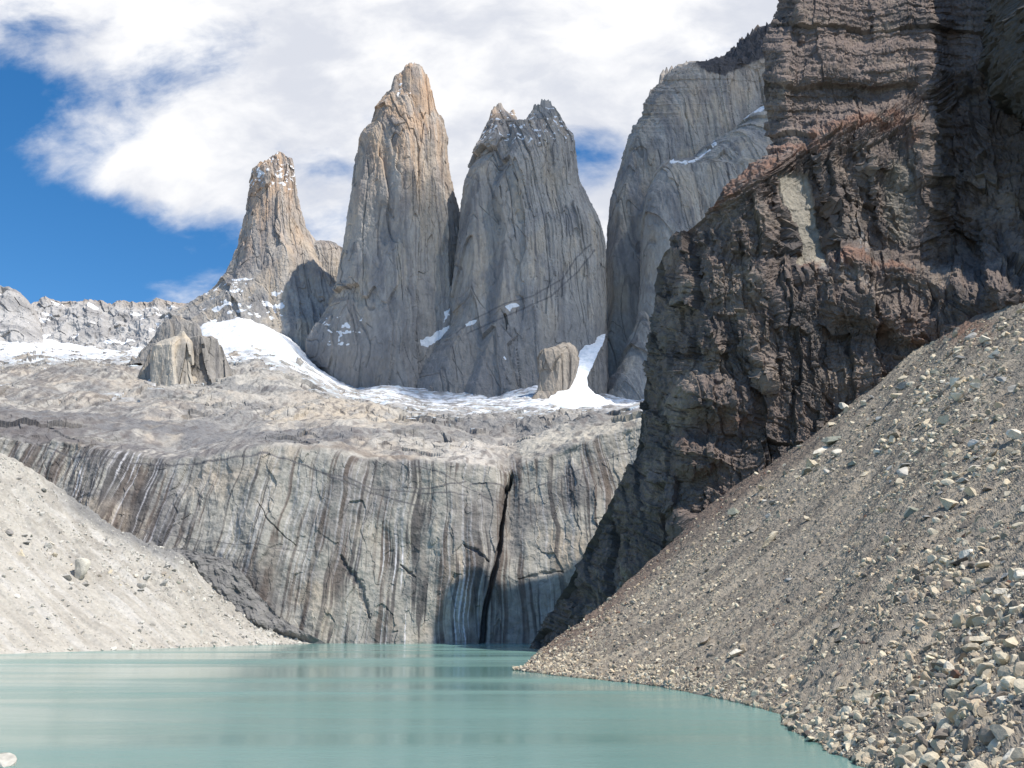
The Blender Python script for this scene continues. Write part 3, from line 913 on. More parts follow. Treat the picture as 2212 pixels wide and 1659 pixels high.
body([D4, D4b, D4c] + spires, 'rock_peak', 'wide grey granite peak with a jagged spiky crest beside the dark cliff', 'peak', M_granite)

# ---- outcrops standing in the ice
n1_ = [(718, 389, 396), (728, 383, 404), (738, 345, 412), (745, 330, 414), (775, 322, 417), (805, 321, 420), (840, 319, 430), (858, 308, 446), (876, 285, 478), (895, 262, 500)]
n1b = [(727, 405, 440), (731, 400, 471), (745, 398, 478), (770, 398, 488), (796, 396, 500), (815, 390, 512), (835, 380, 530)]
n1c = [(742, 328, 350), (760, 318, 360), (785, 305, 370), (806, 294, 380), (830, 285, 390)]


def outcrop_tint(b, k):
    return (b[0], b[1] * np.array(k), b[2])


body([outcrop_tint(tower_body(n1_, 1290, 0.8, 31, 0, 0.0, nth=320, nrow=260, lean=10, faces=[(-1, 0), (-0.93, 0.55), (-0.35, 0.85), (0.05, 1.0), (0.18, 0.72), (0.86, 0.50), (1, 0)], ribk=0.25, amp=0.75, cell=14, topjag=4), (1.25, 1.2, 1.1)),
      outcrop_tint(tower_body(n1b, 1340, 0.8, 32, 0, 0.0, nth=260, nrow=180, lean=8, faces=[(-1, 0), (-0.93, 0.55), (-0.35, 0.85), (0.05, 1.0), (0.18, 0.72), (0.86, 0.50), (1, 0)], ribk=0.25, amp=0.7, cell=12, topjag=3), (0.75, 0.74, 0.73)),
      outcrop_tint(tower_body(n1c, 1330, 0.8, 33, 0, 0.0, nth=200, nrow=160, lean=8, faces=[(-1, 0), (-0.93, 0.55), (-0.35, 0.85), (0.05, 1.0), (0.18, 0.72), (0.86, 0.50), (1, 0)], ribk=0.25, amp=0.8, cell=12), (0.85, 0.83, 0.8))],
     'rock_outcrop', 'pale blocky rock outcrop with a horn standing in front of the glacier', 'rock outcrop', M_granite)
n2_ = [(681, 373, 386), (690, 364, 400), (700, 356, 425), (712, 346, 434), (730, 336, 436), (760, 300, 440), (790, 275, 450)]
body([outcrop_tint(tower_body(n2_, 1560, 0.8, 34, 0, 0.0, nth=260, nrow=200, lean=10, faces=[(-1, 0), (-0.93, 0.55), (-0.35, 0.85), (0.05, 1.0), (0.18, 0.72), (0.86, 0.50), (1, 0)], ribk=0.25, amp=0.8, cell=14, topjag=3), (0.85, 0.84, 0.83))],
     'rock_outcrop', 'low grey rock ridge between two snowfields, behind the horned outcrop', 'rock outcrop', M_granite)
n3_ = [(742, 1214, 1232), (750, 1202, 1244), (762, 1172, 1247), (780, 1167, 1247), (820, 1166, 1238), (845, 1162, 1226), (862, 1150, 1236), (885, 1130, 1250)]
body([outcrop_tint(tower_body(n3_, 1560, 0.8, 35, 0, 0.0, nth=260, nrow=220, lean=14, faces=[(-1, 0), (-0.93, 0.55), (-0.35, 0.85), (0.05, 1.0), (0.18, 0.72), (0.86, 0.50), (1, 0)], ribk=0.25, amp=0.95, cell=13, topjag=3), (0.95, 0.88, 0.80))],
     'rock_outcrop', 'brown square rock beside the steep snow chute under the twin-summit tower', 'rock outcrop', M_granite)

# ---- steep snow chute and its fan, between twin tower and peak
L_ = [(722, 1296, 1308), (740, 1268, 1304), (760, 1252, 1292), (790, 1244, 1280), (815, 1238, 1268), (835, 1222, 1270), (850, 1200, 1285), (870, 1165, 1330), (885, 1130, 1390), (895, 1100, 1440)]
vg = np.linspace(722, 895, 160)
uL, uR = lin(vg, L_, 1), lin(vg, L_, 2)
tt = np.linspace(0, 1, 120)
Uc = uL[:, None] + (uR - uL)[:, None] * tt[None, :]
Yc_ = np.interp(vg, [722, 790, 835, 870, 895], [1830, 1700, 1590, 1470, 1340])[:, None] - 12 * np.sin(math.pi * tt)[None, :] * sstep(722, 850, vg)[:, None]
G = P(Uc, vg[:, None] + 0 * Uc, Yc_)
hh = 2.5 * fbm(G[..., 0] / 18, G[..., 1] / 18, G[..., 2] / 18, 4)
G[..., 2] += hh
cc = mixc(full(Uc.shape, (0.85, 0.86, 0.88)), (0.55, 0.62, 0.66), 0.5 * sstep(0.0, 0.4, fbm(G[..., 0] / 14, G[..., 1] / 14, G[..., 2] / 8, 3)) * sstep(830, 800, vg)[:, None])
tag(obj('snow_chute', raw_mesh('snow_chute', G, quads(160, 120), M_snow, cc, True)), 'steep white snow chute fanning out between the twin-summit tower and the peak', 'snow', kind='structure')

# ---- pale ridge at the far left
def ridge(name, crest, foot_v, Yc, Yf, seed, label, un, specks, nx=900, ny=320):
    ug = np.linspace(crest[0][0], crest[-1][0], nx)
    cvv = lin(ug, crest) + 3.0 * fbm(ug / 14, 0 * ug + seed, 0 * ug, 4)
    fvv = np.interp(ug, [p[0] for p in foot_v], [p[1] for p in foot_v])
    t = np.linspace(0, 1, ny)[:, None]
    vg = cvv[None, :] + (fvv - cvv)[None, :] * t
    Yg = Yc + (Yf - Yc) * t ** 1.15 + 0 * vg
    G = P(np.broadcast_to(ug, vg.shape), vg, Yg)
    x, y, z = G[..., 0], G[..., 1], G[..., 2]
    fade = sstep(0, 0.06, t)
    h = 26 * fbm(x / 150, y / 200, z / 150 + seed, 4) + 9 * ridged((x + 0.5 * z) / 50, y / 120, z / 110, 3)
    f1, f2, r1, r2, r3, ox, oy = cells((x + 0.6 * z) / 28, z / 40, seed + 5)
    h += 7 * r1 + 8 * (r2 * ox + r3 * oy)
    h += 2 * fbm(x / 10, y / 10, z / 10, 3)
    G = G.copy(); G[..., 1] -= (h + 6) * fade; G[..., 2] += 0.35 * h * fade
    col = full(x.shape, (0.42, 0.405, 0.39))
    col = mixc(col, (0.30, 0.29, 0.285), sstep(0.0, 0.5, fbm(x / 80, y / 80, z / 60 + seed, 4)))
    col = mixc(col, (0.33, 0.27, 0.22), sstep(22, 0, vg - cvv[None, :]) * un)
    sm = (fbm(x / 60 + 0.5 * z / 40, y / 90, z / 26 + seed, 5) > specks) & (t > 0.08)
    f = quads(ny, nx)[:, ::-1]
    fs = sm.reshape(-1)[f].mean(1) > 0.5
    v_, f_, c_ = subset(G.reshape(-1, 3), f[~fs], col.reshape(-1, 3))
    # back slope so that the ridge has a body
    bk = np.stack([G[0], G[0] + np.array([0, 260, -420.])])
    v_, f_, c_ = merge([(v_, f_, c_), (bk.reshape(-1, 3), quads(2, nx), np.concatenate([col[0], col[0]]))])
    o = tag(obj(name, raw_mesh(name, v_, f_, M_granite, c_)), label, 'ridge')
    if fs.any():
        add_snow(o, G.reshape(-1, 3), f[fs], full((ny * nx,), (0.85, 0.86, 0.88)))
    return o


ridge('rock_ridge', [(40, 690), (62, 668), (80, 651), (105, 648), (135, 652), (180, 652), (215, 650), (240, 660), (262, 655), (300, 656), (330, 651), (355, 648), (380, 654), (420, 655), (450, 655), (520, 680), (640, 720)],
      [(40, 775), (200, 772), (300, 772), (380, 745), (450, 735), (640, 760)], 2420, 2050, 3, 'pale grey serrated ridge with snow streaks left of the smallest tower', 0.8, 0.52)
ridge('rock_dome', [(-420, 640), (-200, 625), (-60, 618), (0, 616), (25, 622), (45, 633), (60, 648), (75, 668), (90, 695), (104, 730), (112, 750)],
      [(-420, 760), (0, 752), (80, 760), (112, 765)], 2300, 2000, 8, 'smooth pale rock dome at the left end of the serrated ridge', 0.2, 0.66, nx=600)

# ------------------------------------------------------------------ an unseen cloud, outlined to lay its shadow on the right-hand towers
def cloud_material():
    m = bpy.data.materials.new('cloud_vapour'); m.use_nodes = True
    t = NT(m.node_tree)
    at = t.node('ShaderNodeAttribute', attribute_name='tint')
    sp_ = t.node('ShaderNodeSeparateColor'); t.put(sp_.inputs[0], at.outputs['Color'])
    df = t.node('ShaderNodeBsdfDiffuse'); df.inputs[0].default_value = (0.9, 0.9, 0.9, 1)
    tl = t.node('ShaderNodeBsdfTranslucent'); tl.inputs[0].default_value = (0.9, 0.9, 0.9, 1)
    m1 = t.node('ShaderNodeMixShader'); m1.inputs[0].default_value = 0.5
    t.put(m1.inputs[1], df.outputs[0]); t.put(m1.inputs[2], tl.outputs[0])
    tr = t.node('ShaderNodeBsdfTransparent')
    m2 = t.node('ShaderNodeMixShader')
    t.put(m2.inputs[0], sp_.outputs[0]); t.put(m2.inputs[1], tr.outputs[0]); t.put(m2.inputs[2], m1.outputs[0])
    o = t.node('ShaderNodeOutputMaterial'); t.put(o.inputs[0], m2.outputs[0])
    return m


SHADE = [(690, 600), (745, 545), (830, 505), (930, 480), (985, 470), (1010, 430), (1030, 350), (1090, 290), (1120, 240), (1260, 150), (1400, 80), (1700, -60), (1950, -60), (1950, 905), (1500, 900), (1290, 850), (1235, 815), (1150, 828), (1060, 830), (960, 842), (850, 815),
         (760, 800), (660, 750), (650, 700)]
cu_, cv_ = np.meshgrid(np.linspace(560, 2000, 260), np.linspace(-120, 960, 200))
dd, _t = dline(cu_, cv_, SHADE + SHADE[:1])
dd = np.where(inpoly(cu_, cv_, SHADE), dd, -dd)
dens = dd / 34.0 + 0.45 + 0.9 * fbm(cu_ / 110, cv_ / 160, 0 * cu_, 4)
dens -= 1.3 * sstep(34, 8, np.abs(cu_ - 1088)) * sstep(560, 420, cv_)
dens = sstep(0.0, 1.0, dens)
CP_ = P(cu_, cv_, np.interp(cv_, [0, 450, 780, 860, 960], [2000, 1930, 1840, 1560, 1350]))
tS = (2500 - CP_[..., 2]) / S.z
CPc = CP_ + tS[..., None] * np.array(S)
puff = 70 * dens * (1 + 0.5 * fbm(cu_ / 60, cv_ / 60, 0 * cu_ + 3, 4))
bott = CPc.copy(); bott[..., 2] -= 0.4 * puff
topc = CPc.copy(); topc[..., 2] += puff + 2
fq = quads(200, 260)
keepf = dens.reshape(-1)[fq].mean(1) > 0.02
a1 = 1 - np.sqrt(1 - 0.80 * dens)
cc3 = np.repeat(a1[..., None], 3, -1)
p1 = subset(bott.reshape(-1, 3), fq[keepf], cc3.reshape(-1, 3))
p2 = subset(topc.reshape(-1, 3), fq[keepf], cc3.reshape(-1, 3))
V, Fq, Cc = merge([p1, p2])
tag(obj('cloud', raw_mesh('cloud', V, Fq, cloud_material(), Cc, True)), 'unseen white cloud laying its shadow on the right-hand towers', 'cloud', kind='stuff')

# ------------------------------------------------------------------ dark cliff
EDGE = [(-260, 1700), (-60, 1690), (0, 1683), (40, 1682), (75, 1657), (100, 1648), (140, 1652), (200, 1650), (260, 1662), (310, 1668), (335, 1662), (355, 1630), (380, 1600), (410, 1560), (450, 1540), (490, 1500),
        (530, 1452), (545, 1436), (580, 1419), (640, 1415), (720, 1406), (790, 1396), (850, 1392), (920, 1385), (990, 1375), (1040, 1342), (1100, 1310), (1180, 1270), (1260, 1228), (1340, 1180),
        (1405, 1140), (1460, 1105)]
BASE_Y = [(1100, 480), (1140, 466), (1250, 432), (1400, 392), (1500, 372), (1600, 364), (1700, 362), (2000, 361), (2060, 352), (2130, 338), (2212, 330), (2400, 322), (2800, 310)]
CONTACT = [(1112, 1446, 260), (1200, 1383, 290), (1300, 1305, 320), (1400, 1215, 345), (1500, 1125, 355), (1600, 1045, 358), (1700, 975, 358), (1800, 900, 358), (1900, 820, 358), (2000, 745, 354),
           (2100, 690, 332), (2212, 650, 310), (2400, 560, 265), (2700, 430, 212)]
NV, NA, NB = 1000, 820, 60
vg = np.linspace(-90, 1450, NV)
eu = lin(vg, EDGE)
eu = eu + (5.0 * fbm(vg / 40, 0 * vg, 0 * vg + 2, 4) + 2.0 * fbm(vg / 9, 0 * vg, 0 * vg + 5, 3)) * sstep(1440, 1300, vg)
a = np.linspace(0, 1, NA) ** 1.15
Ug = eu[:, None] + (2560 - eu)[:, None] * a[None, :]
Vg = vg[:, None] + 0 * Ug
Bu = lin(Ug, BASE_Y)
zc = 12 + slope(lin(Ug, CONTACT, 1)) * Bu
cot = 0.24
m_ = slope(Vg)
Yf = (Bu + cot * (12 - zc)) / (1 - cot * m_)
# set-backs above the two ledges
l1 = np.interp(Ug, [1400, 1560, 1660, 1720, 1800, 1880, 1960, 2040, 2300], [560, 420, 335, 320, 270, 245, 255, 300, 330])
l2 = np.interp(Ug, [1400, 1600, 1690, 1750, 1850, 1990, 2040, 2300], [640, 620, 605, 578, 568, 570, 590, 600])
nz_ = 10 * fbm(Ug / 60, Vg / 60, 0 * Ug, 3)
Yf += 17 * sstep(16, -52, Vg - l1 + 0.7 * nz_) * sstep(2080, 1960, Ug) + 14 * sstep(1640, 1720, Ug) * sstep(18, -36, Vg - l2 + 0.6 * nz_)
Yf += 6 * sstep(8, -10, Vg - 100 + 0.5 * nz_) * sstep(2100, 1900, Ug) + 3 * sstep(4, -6, Vg - 152 + 0.3 * nz_)
Yf += 42 * sstep(1995, 2065, Ug + 0.3 * nz_) * sstep(660, 500, Vg)             # recess added to deepen the corner's shade
# left flank turns away
dE = Ug - eu[:, None]
flw = np.interp(vg, [-260, 330, 420, 560, 900, 1200, 1450], [45, 45, 60, 110, 105, 130, 150])[:, None]
fla = np.interp(vg, [-260, 330, 420, 560, 900, 1200, 1450], [26, 26, 16, 52, 48, 30, 20])[:, None]
Yf += fla * np.clip(1 - dE / flw, 0, 1) ** 1.4
# modelled buttresses, pinnacles, slabs: (u, v, ru, rv, metres towards the camera, skew)
dy_scale = 0.55
for (bu, bv, ru, rv, dy, sk) in ((1535, 740, 32, 60, 15, 0), (1528, 860, 62, 60, 20, 0), (1500, 985, 80, 45, 15, 0), (1655, 800, 26, 46, 10, 0), (1480, 1140, 34, 22, 9, 0), (1600, 880, 46, 60, 10, 0),
                             (1725, 500, 38, 115, 15, 0.9), (1795, 380, 30, 70, 11, 0.6), (1820, 480, 22, 70, 9, 0.7), (1930, 420, 45, 110, 13, 0.5), (1905, 320, 60, 50, 9, 0.3), (1645, 560, 40, 90, 10, 0.5),
                             (1560, 600, 40, 60, 9, 0.4), (1860, 660, 120, 62, 14, 0), (1960, 700, 70, 60, 12, 0), (1740, 700, 60, 80, 9, 0.3), (1850, 140, 110, 60, 9, 0), (1790, 50, 70, 60, 8, 0.4), (1930, 60, 50, 60, 8, 0.5),
                             (1720, 170, 70, 60, 6, 0), (2160, 560, 70, 110, 26, 0), (2190, 640, 60, 60, 22, 0), (1330, 1230, 60, 60, 8, 0.4), (1430, 1080, 60, 50, 8, 0), (1270, 1320, 50, 30, 6, 0)):
    nu = 7 * fbm(Ug / 34 + bu, Vg / 34, 0 * Ug + bv, 4)
    e = ((Ug - bu + sk * 0.25 * (bv - Vg) + nu) / ru); g_ = ((Vg - bv + nu) / rv)
    r = np.sqrt(e * e + g_ * g_)
    if sk:
        bumpv = np.clip(1 - np.abs(g_) ** 3, 0, 1) * np.where((e > -1) & (e < 1), (1 - e) / 2 * sstep(-1, -0.82, e), 0)
    else:
        bumpv = sstep(1.15, 0.25, r)
    Yf -= (0.50 if sk else dy_scale) * dy * bumpv
G = P(Ug, Vg, Yf)
x, y, z = G[..., 0], G[..., 1], G[..., 2]
s = Ug * 0.2
zz = -Vg * 0.2
yy_ = 0.15 * y
low = sstep(330, 420, Vg + 0.5 * (Ug - 1700))            # 0 in the upper banded cliff
def hsh(a, b, seed):
    return PERM[(PERM[(a.astype(np.int32) + seed) & 255] + b.astype(np.int32)) & 255] / 255.0 - 0.5


def blocks(sx, sz, ws, hz, seed):
    """bedded, jointed rock: every block of every bed stands a little in or out and is slightly turned"""
    bz = sz / hz
    r0 = np.floor(bz)
    off = hsh(r0, r0 * 0 + 7, seed)
    wv_ = 1.0 + 0.7 * hsh(r0, r0 * 0 + 3, seed + 5)
    bx = sx / (ws * wv_) + 9.0 * off
    c0 = np.floor(bx)
    a = hsh(c0, r0, seed + 11)
    tx, tz = hsh(c0, r0, seed + 23), hsh(c0, r0, seed + 41)
    return a, off, (bx - c0 - 0.5) * tx, (bz - r0 - 0.5) * tz, np.minimum(np.abs(bx - np.round(bx)) * ws, np.abs(bz - np.round(bz)) * hz)


low2 = 0.35 + 0.65 * low
h = 5 * fbm(s / 40, yy_ / 40, zz / 55, 3)
wx = s + 3.0 * fbm(s / 16, yy_ / 16, zz / 20, 3) + 0.10 * zz
wz = zz + (2.2 + 5.0 * low) * fbm(s / 30 + 4, yy_ / 30, zz / 30, 3) + (0.035 + 0.22 * low) * s
a, off, tx, tz, jd = blocks(wx, wz, 11.0, 27.0, 3)
h += low2 * (6.0 * a + 8.0 * tx + 2.0 * tz)
a, off, tx, tz, jd2 = blocks(wx + 0.8 * fbm(s / 4, yy_ / 4, zz / 4, 2), wz + 0.6 * fbm(s / 5, yy_ / 5, zz / 5 + 3, 2), 4.4, 11.0, 60)
h += low2 * (3.0 * a + 3.2 * tx + 1.2 * tz)
sx3, sz3 = wx + 0.5 * fbm(s / 2, yy_ / 4, zz / 2, 2), wz + 0.35 * fbm(s / 3, yy_ / 4, zz / 3 + 5, 2)
a, off, tx, tz, jd3 = blocks(sx3, sz3, 2.4, 2.6, 120)
h += 1.1 * a * low2 + 1.0 * tx * low2 + (1.9 - 1.2 * low) * off
a, off, tx, tz, jd4 = blocks(sx3, sz3 + 0.3, 1.3, 1.1, 180)
h += 0.45 * a + 0.8 * off
strata = off
st_ = wz / 24.0
h += 3.0 * (st_ - np.floor(st_) - 0.5) * -1.0 * (1.1 - 0.8 * low)               # beds lean out and break back in ledges
h += 0.9 * fbm(s / 3.0, y / 8, zz / 3.4, 4, 0.6)
calm = sstep(-1.1, -0.8, (Ug - 1735 + 0.22 * (500 - Vg)) / 36) * sstep(1.1, 0.8, (Ug - 1735 + 0.22 * (500 - Vg)) / 36) * sstep(370, 390, Vg) * sstep(590, 575, Vg)
h *= 1 - 0.75 * calm
N = facing(normals(G), G)
D = G + N * h[..., None]
D[:, 0] = G[:, 0]
u1, v1 = proj(D)
# colours
cl = full(x.shape, (0.178, 0.140, 0.120))
cl = mixc(cl, (0.255, 0.205, 0.168), sstep(0.0, 0.6, fbm(x / 30, y / 30, z / 30, 4)))
cl = mixc(cl, (0.085, 0.078, 0.075), 0.6 * sstep(0.1, 0.5, fbm(x / 20 + 5, y / 20, z / 34, 4)))
cl = mixc(cl, (0.24, 0.185, 0.16), 0.7 * (1 - low) * sstep(-0.3, 0.4, strata))
cl = mixc(cl, (0.055, 0.05, 0.048), 0.55 * np.maximum(sstep(0.35, 0.05, jd) * low, 0.6 * sstep(0.2, 0.03, jd2) * low))
cl = mixc(cl, (0.33, 0.30, 0.245), np.clip(0.9 * calm + 0.5 * sstep(1910, 1935, Ug) * sstep(1990, 1960, Ug) * sstep(320, 360, Vg) * sstep(540, 500, Vg), 0, 1))
for ln, wd, k in (([(1540, 445), (1600, 392), (1680, 340), (1740, 318), (1800, 285), (1860, 262), (1930, 250)], 26, 0.95), ([(1860, 262), (1960, 270), (1975, 310)], 26, 0.7),
                  ([(1740, 582), (1820, 576), (1900, 570), (1970, 580)], 17, 0.9), ([(1880, 720), (1930, 700), (2000, 690)], 34, 0.4), ([(1460, 960), (1560, 930), (1640, 905)], 24, 0.45), ([(1990, 745), (2080, 690), (2140, 672)], 22, 0.8)):
    d, t = dline(Ug + nz_, Vg + nz_, ln)
    cl = mixc(cl, (0.24, 0.135, 0.095), 0.8 * k * sstep(wd, wd * 0.2, d) * sstep(-0.5, 0.2, fbm(x / 7, y / 7, z / 7, 3)))
d, t = dline(Ug + 0.5 * nz_, Vg, [(1770, 580), (1830, 602), (1870, 610)])
cl = mixc(cl, (0.30, 0.27, 0.25), 0.6 * sstep(10, 2, d))
d, t = dline(Ug + 0.6 * nz_, Vg, [(1840, 495), (1858, 530), (1862, 560)])
cl = mixc(cl, (0.42, 0.40, 0.39), 0.6 * sstep(12, 2, d) * sstep(-0.1, 0.3, perlin(x / 1.5, y / 3, z / 9)))
cl = mixc(cl, (0.085, 0.088, 0.075), 0.25 * sstep(90, 20, dE) * sstep(600, 700, Vg))
d, t = dline(Ug + nz_, Vg + nz_, [(1330, 1290), (1300, 1340), (1340, 1250)])
cl = mixc(cl, (0.32, 0.30, 0.26), 0.6 * sstep(26, 6, d) * sstep(-0.2, 0.3, fbm(x / 5, y / 5, z / 5, 3)))
# rear of the left flank, going away behind the edge
bt = np.linspace(1, 0, NB, endpoint=False)[:, None]
E0 = D[:, 0][None]
back = E0 + np.stack([np.broadcast_to(bt * 60, (NB, NV)), np.broadcast_to(bt * 45, (NB, NV)), 0 * np.broadcast_to(bt, (NB, NV))], -1)
back[..., 2] = np.maximum(back[..., 2] - bt * 0.35 * np.maximum(E0[..., 2], 0), np.minimum(E0[..., 2], -6))
back = np.transpose(back, (1, 0, 2))
bj = 4 * fbm(back[..., 0] / 20, back[..., 1] / 20, back[..., 2] / 20, 4) * np.minimum(1, 4 * bt[:, 0])[None, :]
back[..., 0] += bj
FULL = np.concatenate([back, D], 1)
CF = np.concatenate([np.broadcast_to(cl[:, :1], back.shape), cl], 1)
cliff_parts = [(FULL.reshape(-1, 3), quads(NV, NB + NA)[:, ::-1], CF.reshape(-1, 3))]
# unseen buttress added right of the frame, its rim shaped to shade the corner
SHADOW = [(-85, 1985), (0, 1990), (60, 2004), (110, 2010), (180, 1986), (230, 1973), (330, 1976), (430, 1972), (530, 1944), (590, 1988), (680, 2030), (720, 2052), (790, 2070)]
sv = np.linspace(-85, 790, 420)
su = lin(sv, SHADOW)
iv = np.clip(np.searchsorted(vg, sv), 0, NV - 1)
ia = [int(np.argmin(np.abs(Ug[i] - uu_))) for i, uu_ in zip(iv, su)]
pts = D[iv, ia]
pts = np.stack([np.convolve(np.pad(pts[:, k], 4, mode='edge'), np.ones(9) / 9, 'valid') for k in range(3)], -1)
rim = pts + 125 * np.array(S)
nth = 300
th = np.linspace(0, 2 * math.pi, nth, endpoint=False)
Rx, Ry = 130.0, 80.0
Bx = rim[:, None, 0] + Rx + Rx * -np.cos(th)[None, :]
By = rim[:, None, 1] + 34 + 0 * Bx + Ry * np.sin(th)[None, :]
Bz = rim[:, None, 2] + 0 * Bx
BG = np.stack([Bx, By, Bz], -1)
BG[..., 0] += 3.0 * fbm(Bx / 14, By / 14, Bz / 14, 4)
bg_, bo_, bt_, bz_, _j = blocks(Bx - By, Bz + 3 * fbm(Bx / 20, By / 20, Bz / 20, 2), 14.0, 12.0, 30)
bg2_, bo2_, bt2_, bz2_, _j = blocks(Bx - By + 2 * fbm(Bx / 6, By / 6, Bz / 6, 2), Bz + 2 * fbm(Bx / 9, By / 9, Bz / 9 + 4, 2), 4.5, 4.0, 77)
BG[..., 1] -= 7 * bg_ + 3 * bo_ + 5 * bt_ + 2.5 * bg2_ + 2 * bo2_ + 2 * bt2_
BG[..., 0] += 2.5 * bg2_ + 2 * bo2_ + 1.5 * fbm(Bx / 4, By / 4, Bz / 4, 3)
BG[..., 1] += 5.0 * fbm(Bx / 20 + 4, By / 20, Bz / 20, 4)
btop = BG[0].mean(0) + np.array([0, 0, 40.])
cb = full(Bx.shape, (0.10, 0.09, 0.08))
cliff_parts.append((BG.reshape(-1, 3), quads(420, nth, True), cb.reshape(-1, 3)))
lower = BG[-1] + np.array([75, 25, -95.])
cliff_parts.append((np.concatenate([BG[-1], lower]), quads(2, nth, True), full((2 * nth,), (0.10, 0.09, 0.08))))
tv = np.concatenate([BG[0], np.repeat(btop[None], nth, 0)])
cliff_parts.append((tv, quads(2, nth, True), full((2 * nth,), (0.10, 0.09, 0.08))))
V, Fq, Cc = merge(cliff_parts)
tag(obj('cliff', raw_mesh('cliff', V, Fq, M_dark, Cc)), 'towering dark brown cliff with rusty ledges above the grey scree', 'cliff')

# ------------------------------------------------------------------ right scree slope
SHORE = [(0.5, 259), (4, 250), (9, 236), (15.5, 221), (24, 205), (29, 192), (33, 172), (36, 150), (37.5, 132), (33, 117), (31, 96), (31, 85), (29, 60), (26, 25)]
NS, NT_ = 900, 620
k = np.linspace(0, len(SHORE) - 1, NS)
ki = np.arange(len(SHORE))
shx = blur(np.interp(k, ki, [p[0] for p in SHORE]), 40, 0) + 1.0 * fbm(k * 1.7, 0 * k, 0 * k + 1, 3)
shy = np.interp(k, ki, [p[1] for p in SHORE])
cu, cvv, cY = (np.interp(k, ki, [p[i] for p in CONTACT]) for i in range(3))
top = P(cu, cvv, cY + 6)
top[:, 2] += 1.0 * fbm(k * 1.3, 0 * k, 0 * k + 7, 3)
bot = np.stack([shx, shy, 0 * shx], -1)
tt = np.concatenate([np.linspace(-0.06, 0, 14, endpoint=False), np.linspace(0, 1.03, NT_ - 14) ** 1.25])
SG = bot[None] + (top - bot)[None] * tt[:, None, None]
SG[..., 2] += (-0.035 * np.linalg.norm(top - bot, axis=1)[None] * np.sin(math.pi * np.clip(tt, 0, 1))[:, None])
SG[tt > 1, :, 2] -= 1.0
x, y, z = SG[..., 0].copy(), SG[..., 1].copy(), SG[..., 2].copy()
fl = 0.36 * x - 0.93 * y                                   # across the fall line
dn = 0.93 * x + 0.36 * y
hh = 1.5 * fbm(fl / 16, dn / 60, 0 * x, 4) + 0.5 * fbm(fl / 4.5, dn / 20, 0 * x + 3, 3) + 0.35 * fbm(x / 1.6, y / 1.6, z / 1.6, 3)
f1, f2, r1, r2, r3, ox, oy = cells(fl / 1.3, dn / 1.5, 9)
hh += 0.28 * sstep(0.45, 0.1, f1) * (r1 > -0.1)
SG[..., 2] += hh * sstep(-0.02, 0.05, tt)[:, None]
us, vs_ = proj(SG)
cl = full(x.shape, (0.272, 0.236, 0.190))
cl = mixc(cl, (0.182, 0.158, 0.130), sstep(-0.1, 0.45, fbm(fl / 9, dn / 50, 0 * x + 2, 4)))
cl = mixc(cl, (0.36, 0.31, 0.24), 0.75 * sstep(0.05, 0.5, fbm(fl / 6 + 7, dn / 34, 0 * x + 8, 4)))
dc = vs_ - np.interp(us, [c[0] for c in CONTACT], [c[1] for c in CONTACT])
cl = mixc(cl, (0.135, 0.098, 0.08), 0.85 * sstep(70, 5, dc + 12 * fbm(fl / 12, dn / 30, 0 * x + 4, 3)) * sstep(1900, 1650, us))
cl = mixc(cl, (0.22, 0.115, 0.075), 0.7 * sstep(60, 8, np.hypot((us - 2080) * 0.6, vs_ - 705)))
wet = sstep(0.3, 0.05, SG[..., 2] - 0.15 * fbm(x / 2, y / 2, 0 * x, 2))
cl = mixc(cl, (0.13, 0.12, 0.105), 0.7 * wet)
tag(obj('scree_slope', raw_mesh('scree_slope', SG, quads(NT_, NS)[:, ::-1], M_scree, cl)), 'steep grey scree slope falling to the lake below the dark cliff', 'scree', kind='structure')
R_VIS = (tt > 0.0) & (tt < 0.99)

# ------------------------------------------------------------------ left scree slope
LS = [(-520, 1450), (-150, 1422), (0, 1413), (150, 1408), (300, 1403), (450, 1397), (600, 1392.5), (702, 1390)]
LC = [(-520, 640, 560), (-150, 893, 572), (0, 975, 580), (100, 1038, 592), (200, 1108, 600), (300, 1160, 604), (385, 1195, 606), (480, 1276, 608), (560, 1332, 610), (640, 1374, 614), (704, 1389.6, 616)]
NL, NLT = 760, 420
lu = np.linspace(-520, 702, NL)
lv = lin(lu, LS)
ly = np.array([CAM_Z / -slope(v) for v in lv])
lb = P(lu, lv, ly); lb[:, 2] = 0
lu2 = np.interp(np.linspace(0, 1, NL), np.linspace(0, 1, NL), np.linspace(-520, 704, NL))
lt = P(lu2, blur(lin(lu2, LC, 1), 12, 0), blur(lin(lu2, LC, 2), 12, 0))
t = np.concatenate([np.linspace(-0.05, 0, 10, endpoint=False), np.linspace(0, 1, NLT - 40), np.linspace(1, 1.14, 31)[1:]])
LG = lb[None] + (lt - lb)[None] * np.minimum(t, 1)[:, None, None]
ln_ = np.linalg.norm(lt - lb, axis=1)
over = np.maximum(t - 1, 0)[:, None]
LG[..., 1] += over * ln_ * 1.2; LG[..., 2] -= over * ln_ * 1.0
LG[..., 2] -= 0.03 * ln_[None] * np.sin(math.pi * np.clip(t, 0, 1))[:, None]
x, y, z = LG[..., 0].copy(), LG[..., 1].copy(), LG[..., 2].copy()
fl = 0.386 * x + 0.92 * y
dn = -0.92 * x + 0.386 * y
amp = np.minimum(1, ln_ / 60)[None] * sstep(0.0, 0.06, t)[:, None]
hh = 2.4 * fbm(fl / 26, dn / 90, 0 * x, 4) + 1.9 * fbm(fl / 6, dn / 70, 0 * x + 3, 3) + 0.5 * fbm(x / 3, y / 3, z / 3, 3)
upper = sstep(0.40, 0.62, t)[:, None] + 0 * x
